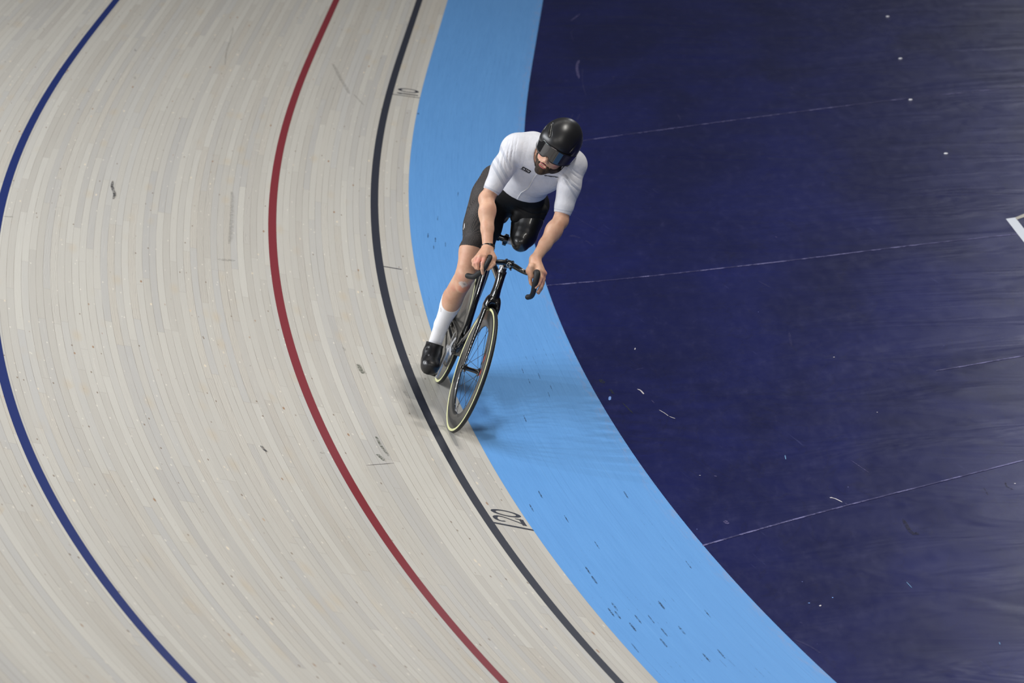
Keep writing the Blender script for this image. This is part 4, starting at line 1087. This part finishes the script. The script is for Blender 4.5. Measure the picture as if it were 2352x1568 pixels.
# zip, neckline, seams
M_zip = simple('pale_zip', srgb(232, 232, 236), 0.4, nscale=900, namp=0.08, bump=0.5)
ribbon('zip', [(0.700, 0.026, 1.382), (0.690, 0.022, 1.349), (0.650, 0.019, 1.300), (0.600, 0.017, 1.254), (0.560, 0.008, 1.220), (0.520, 0.002, 1.194), (0.460, 0.006, 1.167)], 0.0075, HJ, M_zip, jersey, 'long pale zip', 0.0008, 0.0022)
M_col = simple('dark_collar_shade', srgb(34, 36, 46), 0.6, nscale=80)
ribbon('collar', [(0.660, -0.037, 1.483), (0.680, -0.035, 1.464), (0.700, -0.018, 1.430), (0.710, 0.021, 1.387), (0.710, 0.054, 1.393), (0.710, 0.082, 1.422), (0.700, 0.104, 1.446)], 0.0085, HJ, M_col, jersey, 'dark edging and painted shade at the neckline', 0.0006, 0.0015)  # ribbon colour also paints in the shadow inside the V-neck
# shorts chevron, sock emblem, helmet lettering
decal('shorts_emblem', subdiv2(join(stroke([(-0.010, -0.020), (0.0, 0.014)], 0.0032), stroke([(0.0, 0.014), (0.006, -0.012)], 0.0032)), 1), HS, (0.380, -0.194, 0.934), (0.400, -0.175, 0.943), M_wh, shorts, 'white chevron', 0.0016)
decal('sock_emblem', join(stroke([(0, 0), (0.002, 0.004)], 0.002), stroke([(0.001, -0.006), (0.003, -0.002)], 0.002), stroke([(-0.002, 0.006), (0.001, 0.010)], 0.002), stroke([(0.002, -0.012), (-0.001, -0.009)], 0.002)), HK, (0.440, -0.185, 0.475), (0.450, -0.163, 0.480), M_bk, sock, 'tiny dark emblem', 0.0014)
hl = []
for i, (a, b_) in enumerate((((0, 0), (0.004, 0.010)), ((0.004, 0.010), (0.008, 0.0)), ((0.011, 0), (0.011, 0.010)), ((0.015, 0.0), (0.019, 0.002)), ((0.015, 0.005), (0.019, 0.005)), ((0.015, 0), (0.015, 0.010)), ((0.023, 0), (0.023, 0.010)), ((0.023, 0.010), (0.028, 0.0)))):
    hl.append(stroke([a, b_], 0.0022))
decal('helmet_lettering', join(*hl), HH, (0.790, -0.049, 1.627), (0.760, -0.043, 1.651), M_alu, helmet, 'shiny side lettering', 0.0012)
decal('helmet_emblem', join(stroke([(0, 0.004), (0, 0), (0.004, -0.001), (0.005, 0.004)], 0.0008)), HH, (0.888, 0.057, 1.565), (0.880, 0.084, 1.561), M_gy, helmet, 'small grey front emblem', 0.0012)

# ---- painted figures 10 and 20 by the ticks
def figures(s0, parts2d, lab):
    vf = join(*parts2d); vf = subdiv2(vf, 0) if False else vf
    V = [P_track(s0-v.x, v.y, 0.0009) for v in vf[0]]
    part('distance_figure', (V, vf[1]), M_black, track, lab, smooth=False)
zero = []
def zero_glyph(x0, w0):
    a = np.linspace(0, 2*math.pi, 41); cxx, cyy = x0+w0/2, 0.095
    P1 = [Vector((cxx+w0/2*math.sin(t), cyy+0.077*math.cos(t), 0)) for t in a]; P2 = [Vector((cxx+(w0/2-0.016)*math.sin(t), cyy+0.052*math.cos(t), 0)) for t in a]
    V = [v for pr in zip(P1, P2) for v in pr]; return V, [(2*i, 2*i+1, 2*i+3, 2*i+2) for i in range(40)]
two = [stroke([(0.128, 0.128), (0.138, 0.150), (0.122, 0.170), (0.090, 0.172), (0.062, 0.155), (0.060, 0.125), (0.085, 0.085), (0.108, 0.055), (0.128, 0.032)][::-1], [0.014, 0.013, 0.012, 0.014, 0.018, 0.024, 0.020, 0.013, 0.013], 6, True)]
# the curled two: mirrored in the direction of travel so that it reads from the infield
two = [(([Vector((0.196-v.x, v.y, 0)) for v in two[0][0]]), two[0][1]), stroke([(0.050, 0.032), (0.150, 0.032)], 0.022), stroke([(0.140, 0.020), (0.146, 0.062)], [0.02, 0.008])]
figures(5.0, two+[zero_glyph(0.162, 0.098)], 'black painted figure 20')
one = [stroke([(0.070, 0.018), (0.070, 0.172)], 0.026), stroke([(0.068, 0.168), (0.044, 0.140)], [0.016, 0.010])]
figures(-5.0, one+[zero_glyph(0.130, 0.125)], 'black painted figure 10')

# ---- scuffs, seams and litter
CM = {'w': srgb(205, 200, 205), 'v': srgb(120, 112, 160), 'd': srgb(58, 58, 108), 'g': srgb(52, 62, 40), 'b': srgb(120, 160, 230), 't': srgb(92, 130, 170), 'k': srgb(18, 18, 34), 'l': srgb(160, 157, 152)}
MM = {}
def scuffmat(c, fade):
    if (c, fade) in MM: return MM[(c, fade)]
    n = NT('scuff_'+{'w': 'white', 'v': 'violet', 'd': 'dim', 'g': 'green', 'b': 'blue', 't': 'teal', 'k': 'dark', 'l': 'grey'}[c])
    v = n.coord(); nz = n.noise(v, 60.0, 4, 0.8)
    n.set(Base_Color=CM[c], Roughness=0.6)
    if fade: n.set(Alpha=n.m_('MULTIPLY', n.step(nz, 0.35, 0.65), fade))
    MM[(c, fade)] = n.m; return n.m
def flatmark(name, pts, wpx, mat, fn, parent, label=None, taper=True):
    n_ = len(pts); P = spline([Vector((p[0], p[1], 0)) for p in pts], 6) if n_ > 2 else [Vector((*pts[0], 0)).lerp(Vector((*pts[1], 0)), t/5) for t in range(6)]
    W3 = [Vector(fn(p.x, p.y)) for p in P]; V = []; N = len(W3)
    for i, p in enumerate(W3):
        t = (W3[min(i+1, N-1)]-W3[max(i-1, 0)]).normalized()
        # marks are wider across the view of the boards than along them
        b_ = Vector((1, 0, 0)) if abs(t.x) < 0.8 else Vector((0, 1, 0)); b_ = (b_-t*b_.dot(t)).normalized()
        ww = wpx/440*(1.0 if abs(t.x) < 0.8 else 2.2)/2*(min(1, 0.35+1.3*math.sin(math.pi*i/(N-1))) if taper else 1)
        V += [p-b_*ww, p+b_*ww]
    F = [(2*i, 2*i+1, 2*i+3, 2*i+2) for i in range(N-1)]
    return part(name, (V, F), mat, parent, label, smooth=False)
FL = lambda x, y: (x, y, 0.0004)
SCUFFS = [('w', [(0.675, 20.172), (0.692, 20.137), (0.706, 20.068)], 3),('w', [(0.775, 19.766), (0.803, 19.699), (0.819, 19.649)], 1.5),('w', [(0.823, 19.64), (0.853, 19.598)], 2),('v', [(0.742, 19.957), (0.755, 19.89)], 2),('g', [(0.477, 20.377), (0.496, 20.299)], 9),('g', [(0.524, 20.186), (0.544, 20.083)], 5),('g', [(0.585, 19.914), (0.636, 19.706)], 3),('b', [(0.522, 20.044), (0.517, 19.97)], 5),('w', [(1.55, 18.184), (1.576, 18.161), (1.605, 18.103)], 2.5),('v', [(1.617, 18.088), (1.629, 18.06)], 2),('v', [(1.71, 18.782), (1.781, 18.571)], 1.5),('t', [(1.382, 18.9), (1.381, 18.826)], 2),('v', [(0.623, 31.036), (0.542, 30.748)], 4),('d', [(0.573, 30.432), (0.535, 30.256), (0.544, 29.899)], 2.5),('v', [(0.571, 29.157), (0.548, 28.877), (0.555, 28.47)], 7),('d', [(0.591, 28.872), (0.577, 28.308), (0.591, 27.838)], 3),('d', [(0.481, 27.219), (0.462, 27.075)], 3),('d', [(0.531, 27.213), (0.504, 27.012)], 5),('d', [(0.815, 28.533), (0.806, 28.374)], 4),('d', [(1.228, 27.127), (1.241, 26.936)], 5),('d', [(0.408, 24.173), (0.523, 23.858), (0.631, 23.596)], 2),('d', [(0.379, 23.634), (0.417, 23.607), (0.446, 23.559)], 7),('d', [(0.477, 23.5), (0.52, 23.362)], 4),('v', [(1.01, 17.866), (1.024, 17.811)], 8),('d', [(3.226, 27.146), (3.293, 27.049), (3.375, 26.661)], 2),('d', [(1.581, 21.245), (1.572, 20.943)], 5),('d', [(1.486, 22.398), (1.549, 22.228)], 4),('k', [(1.872, 17.821), (1.892, 17.613), (1.928, 17.596)], 7),('k', [(2.439, 18.348), (2.439, 18.284), (2.463, 18.233)], 3),('k', [(2.323, 18.273), (2.328, 18.153)], 3),('d', [(1.779, 16.935), (1.82, 16.864)], 2.5),('t', [(1.793, 16.897), (1.81, 16.81)], 1.5),('d', [(1.218, 16.167), (1.28, 16.073), (1.32, 15.981)], 4),('d', [(1.268, 16.368), (1.262, 16.392)], 4),('b', [(1.32, 16.645), (1.325, 16.638)], 3),('b', [(1.435, 16.713), (1.436, 16.701)], 2),('w', [(1.373, 16.611), (1.367, 16.594)], 3),('t', [(2.115, 16.065), (2.115, 16.032)], 2),('w', [(2.485, 18.337), (2.485, 18.323)], 3),('w', [(0.694, 20.991), (0.69, 20.956)], 2),('d', [(0.342, 20.872), (0.355, 20.88)], 2),('d', [(0.68, 20.548), (0.724, 20.579)], 2),('d', [(2.063, 20.461), (2.09, 20.415)], 1.5),('w', [(1.786, 20.698), (1.794, 20.697)], 2),('w', [(1.923, 19.62), (1.927, 19.612)], 2),('w', [(0.929, 18.594), (0.931, 18.601)], 3),('v', [(1.001, 18.587), (1.013, 18.572)], 3),('d', [(2.923, 25.04), (3.002, 25.262)], 2),('d', [(2.349, 25.666), (2.555, 25.589)], 2),('v', [(1.663, 23.473), (1.675, 23.449)], 2)]
for c, pts, w in SCUFFS: flatmark('scuff', pts, w*1.25, scuffmat(c, {'d': 0.5, 'v': 0.6, 'g': 0.6, 'k': 0.7}.get(c, 0)), FL, floor)
TM = [('k', [(-1.064, 1.884), (-0.927, 1.886), (-0.814, 1.872), (-0.714, 1.86), (-0.581, 1.859)], 6),('g', [(0.354, 2.481), (0.318, 2.434)], 8),('g', [(2.372, 0.518), (2.493, 0.516), (2.556, 0.505)], 9),('g', [(3.794, 0.59), (3.972, 0.589), (4.13, 0.576)], 4),('g', [(4.141, 0.64), (4.187, 0.63), (4.24, 0.618)], 7),('k', [(4.402, 1.266), (4.453, 1.262), (4.498, 1.252)], 4),('l', [(-5.739, 0.693), (-5.214, 0.595), (-4.81, 0.507)], 8),('l', [(-4.816, 0.476), (-4.492, 0.381)], 3),('l', [(4.304, 0.953), (4.313, 0.932)], 4),('w', [(4.388, 0.733), (4.244, 0.565)], 1.5),('l', [(-1.304, 1.14), (-0.597, 1.133), (0.085, 1.142)], 8),('l', [(-6.629, 1.541), (-6.357, 1.518), (-5.649, 1.485), (-5.177, 1.447)], 3),('l', [(2.057, 0.569), (2.125, 0.563)], 3),('l', [(2.744, 0.306), (2.906, 0.297)], 5),('l', [(0.524, 1.214), (0.472, 1.11)], 5),('l', [(-5.3, 2.126), (-5.224, 2.114)], 4),('l', [(-4.344, 2.013), (-4.254, 2.006)], 4),('k', [(-4.486, -0.003), (-4.451, -0.058)], 4)]
for c, pts, w in TM: flatmark('scuff', pts, w*1.7, scuffmat(c, {'l': 0.5, 'g': 0.75, 'k': 0.95}.get(c, 0)), lambda a, b: P_track(a, b, 0.0012), track)
CO = [(5.227, 0.257, 3),(5.6, 0.12, 4),(5.748, 0.115, 5),(6.13, 0.108, 5),(6.207, 0.07, 4),(6.245, 0.09, 4),(6.129, 0.33, 5),(6.313, 0.166, 4),(6.318, 0.226, 3),(6.417, 0.111, 5),(6.5, 0.232, 4),(6.485, 0.32, 5),(6.639, 0.186, 5),(6.853, 0.314, 4),(6.815, 0.397, 4),(6.268, 0.507, 3),(5.545, 0.623, 3),(6.694, 0.038, 3),(4.813, 0.201, 3),(3.067, 0.311, 3),(4.414, 0.154, 4),(4.636, 0.065, 4),(4.419, 0.587, 4),(-0.938, 0.108, 4),(-0.836, 0.151, 4),(-0.654, 0.134, 3),(-1.415, 0.181, 3),(-2.114, 0.324, 3),(-0.738, 0.21, 3),(2.114, 0.432, 2),(2.335, 0.44, 2),(2.213, 0.511, 2),(2.456, 0.545, 2),(2.589, 0.512, 2)]
for s1, e, w in CO:
    flatmark('scuff', [(s1-0.05, e+0.002), (s1+0.07, e-0.002)], w*0.75, scuffmat('k', 0.7), lambda a, b: P_cote(a, b, 0.0008), apr)
M_seam = NT('sheet_joint'); vs = M_seam.coord(); nz = M_seam.noise(vs, 7.0, 5, 0.8); M_seam.set(Base_Color=M_seam.mix(M_seam.step(nz, 0.45, 0.6), srgb(36, 36, 84), srgb(112, 110, 156)), Roughness=0.5)
for pts in [[(0.411, 26.26), (0.813, 26.49), (2.57, 27.317), (3.801, 27.771)], [(0.2, 22.42), (0.745, 22.552), (1.66, 22.85), (2.449, 23.145), (3.192, 23.387)], [(0.875, 17.49), (1.263, 17.791), (1.624, 18.053), (2.135, 18.403), (2.581, 18.713)], [(2.322, 20.375), (2.446, 20.433), (2.839, 20.628)]]:
    P = [Vector((x, y, 0.0003)) for x, y in pts]; P.append(P[-1]+(P[-1]-P[-2])*3)
    P = spline(P, 6); V = []
    for i, p in enumerate(P): V += [p+Vector((0, -0.010, 0)), p+Vector((0, 0.010, 0))]
    part('floor_joint', (V, [(2*i, 2*i+1, 2*i+3, 2*i+2) for i in range(len(P)-1)]), M_seam.m, floor, 'thin pale joint between floor sheets', smooth=False)
# white taped corner
M_tapew = paint('white_floor_tape', srgb(226, 232, 244), 0.45, 0.1); M_tapeb = paint('beige_floor_tape', srgb(186, 182, 172), 0.5, 0.1)
P = [(3.147, 23.773), (3.211, 23.803), (3.211+0.9*0.0115*1.0, 23.803-0.30), (3.147+0.031, 23.158)]
a, b_ = Vector((3.147, 23.773, 0.0006)), Vector((3.211, 23.803, 0.0006)); d1 = Vector((0.033, -0.615, 0)); d2 = Vector((0.011, -0.33, 0))
tape = part('floor_tape', ([a, b_, b_+d1*3, a+d1*3], [(0, 1, 2, 3)]), M_tapew, floor, 'white tape corner on the navy floor', smooth=False)
e0 = Vector((3.211, 23.803, 0.0006)); e1 = Vector((3.212, 23.744, 0.0006)); dx = Vector((0.068, 0.089, 0))
part('floor_tape', ([e0, e1, e1+Vector((0.055, 0.059, 0))*12, e0+dx*12], [(0, 1, 2, 3)]), M_tapeb, floor, 'beige tape strip meeting the white tape', smooth=False)
# small white floor studs in a row
# each stud is about 2.4 cm across
locs = [(3.084, 30.581), (3.011, 28.894), (2.93, 27.407), (2.984, 25.651)]
labs = ['small white round stud on the navy floor, farthest of the four studs', 'small white round stud on the navy floor, second farthest stud', 'small white round stud lying on the pale floor joint', 'small white round stud on the navy floor, nearest and lowest of the four studs']
pm = simple('white_plastic_stud', srgb(240, 240, 248), 0.4, nscale=50, namp=0.03)
first = None
for (x, y), lb in zip(locs, labs):
    if first is None:
        vf = lathe([(0.0, 0.004), (0.009, 0.005), (0.013, 0.0035), (0.0145, 0.0), (0.0, 0.0)], 20)
        Rm = Matrix.Rotation(math.radians(90), 4, 'X')
        first = o = part('floor_stud', xf(vf, Rm), pm, None)
    else:
        o = first.copy(); C.objects.link(o)
    o.location = (x, y, 0.0); o['label'] = lb; o['category'] = 'floor stud'; o['group'] = 'white studs in a row across the navy floor'
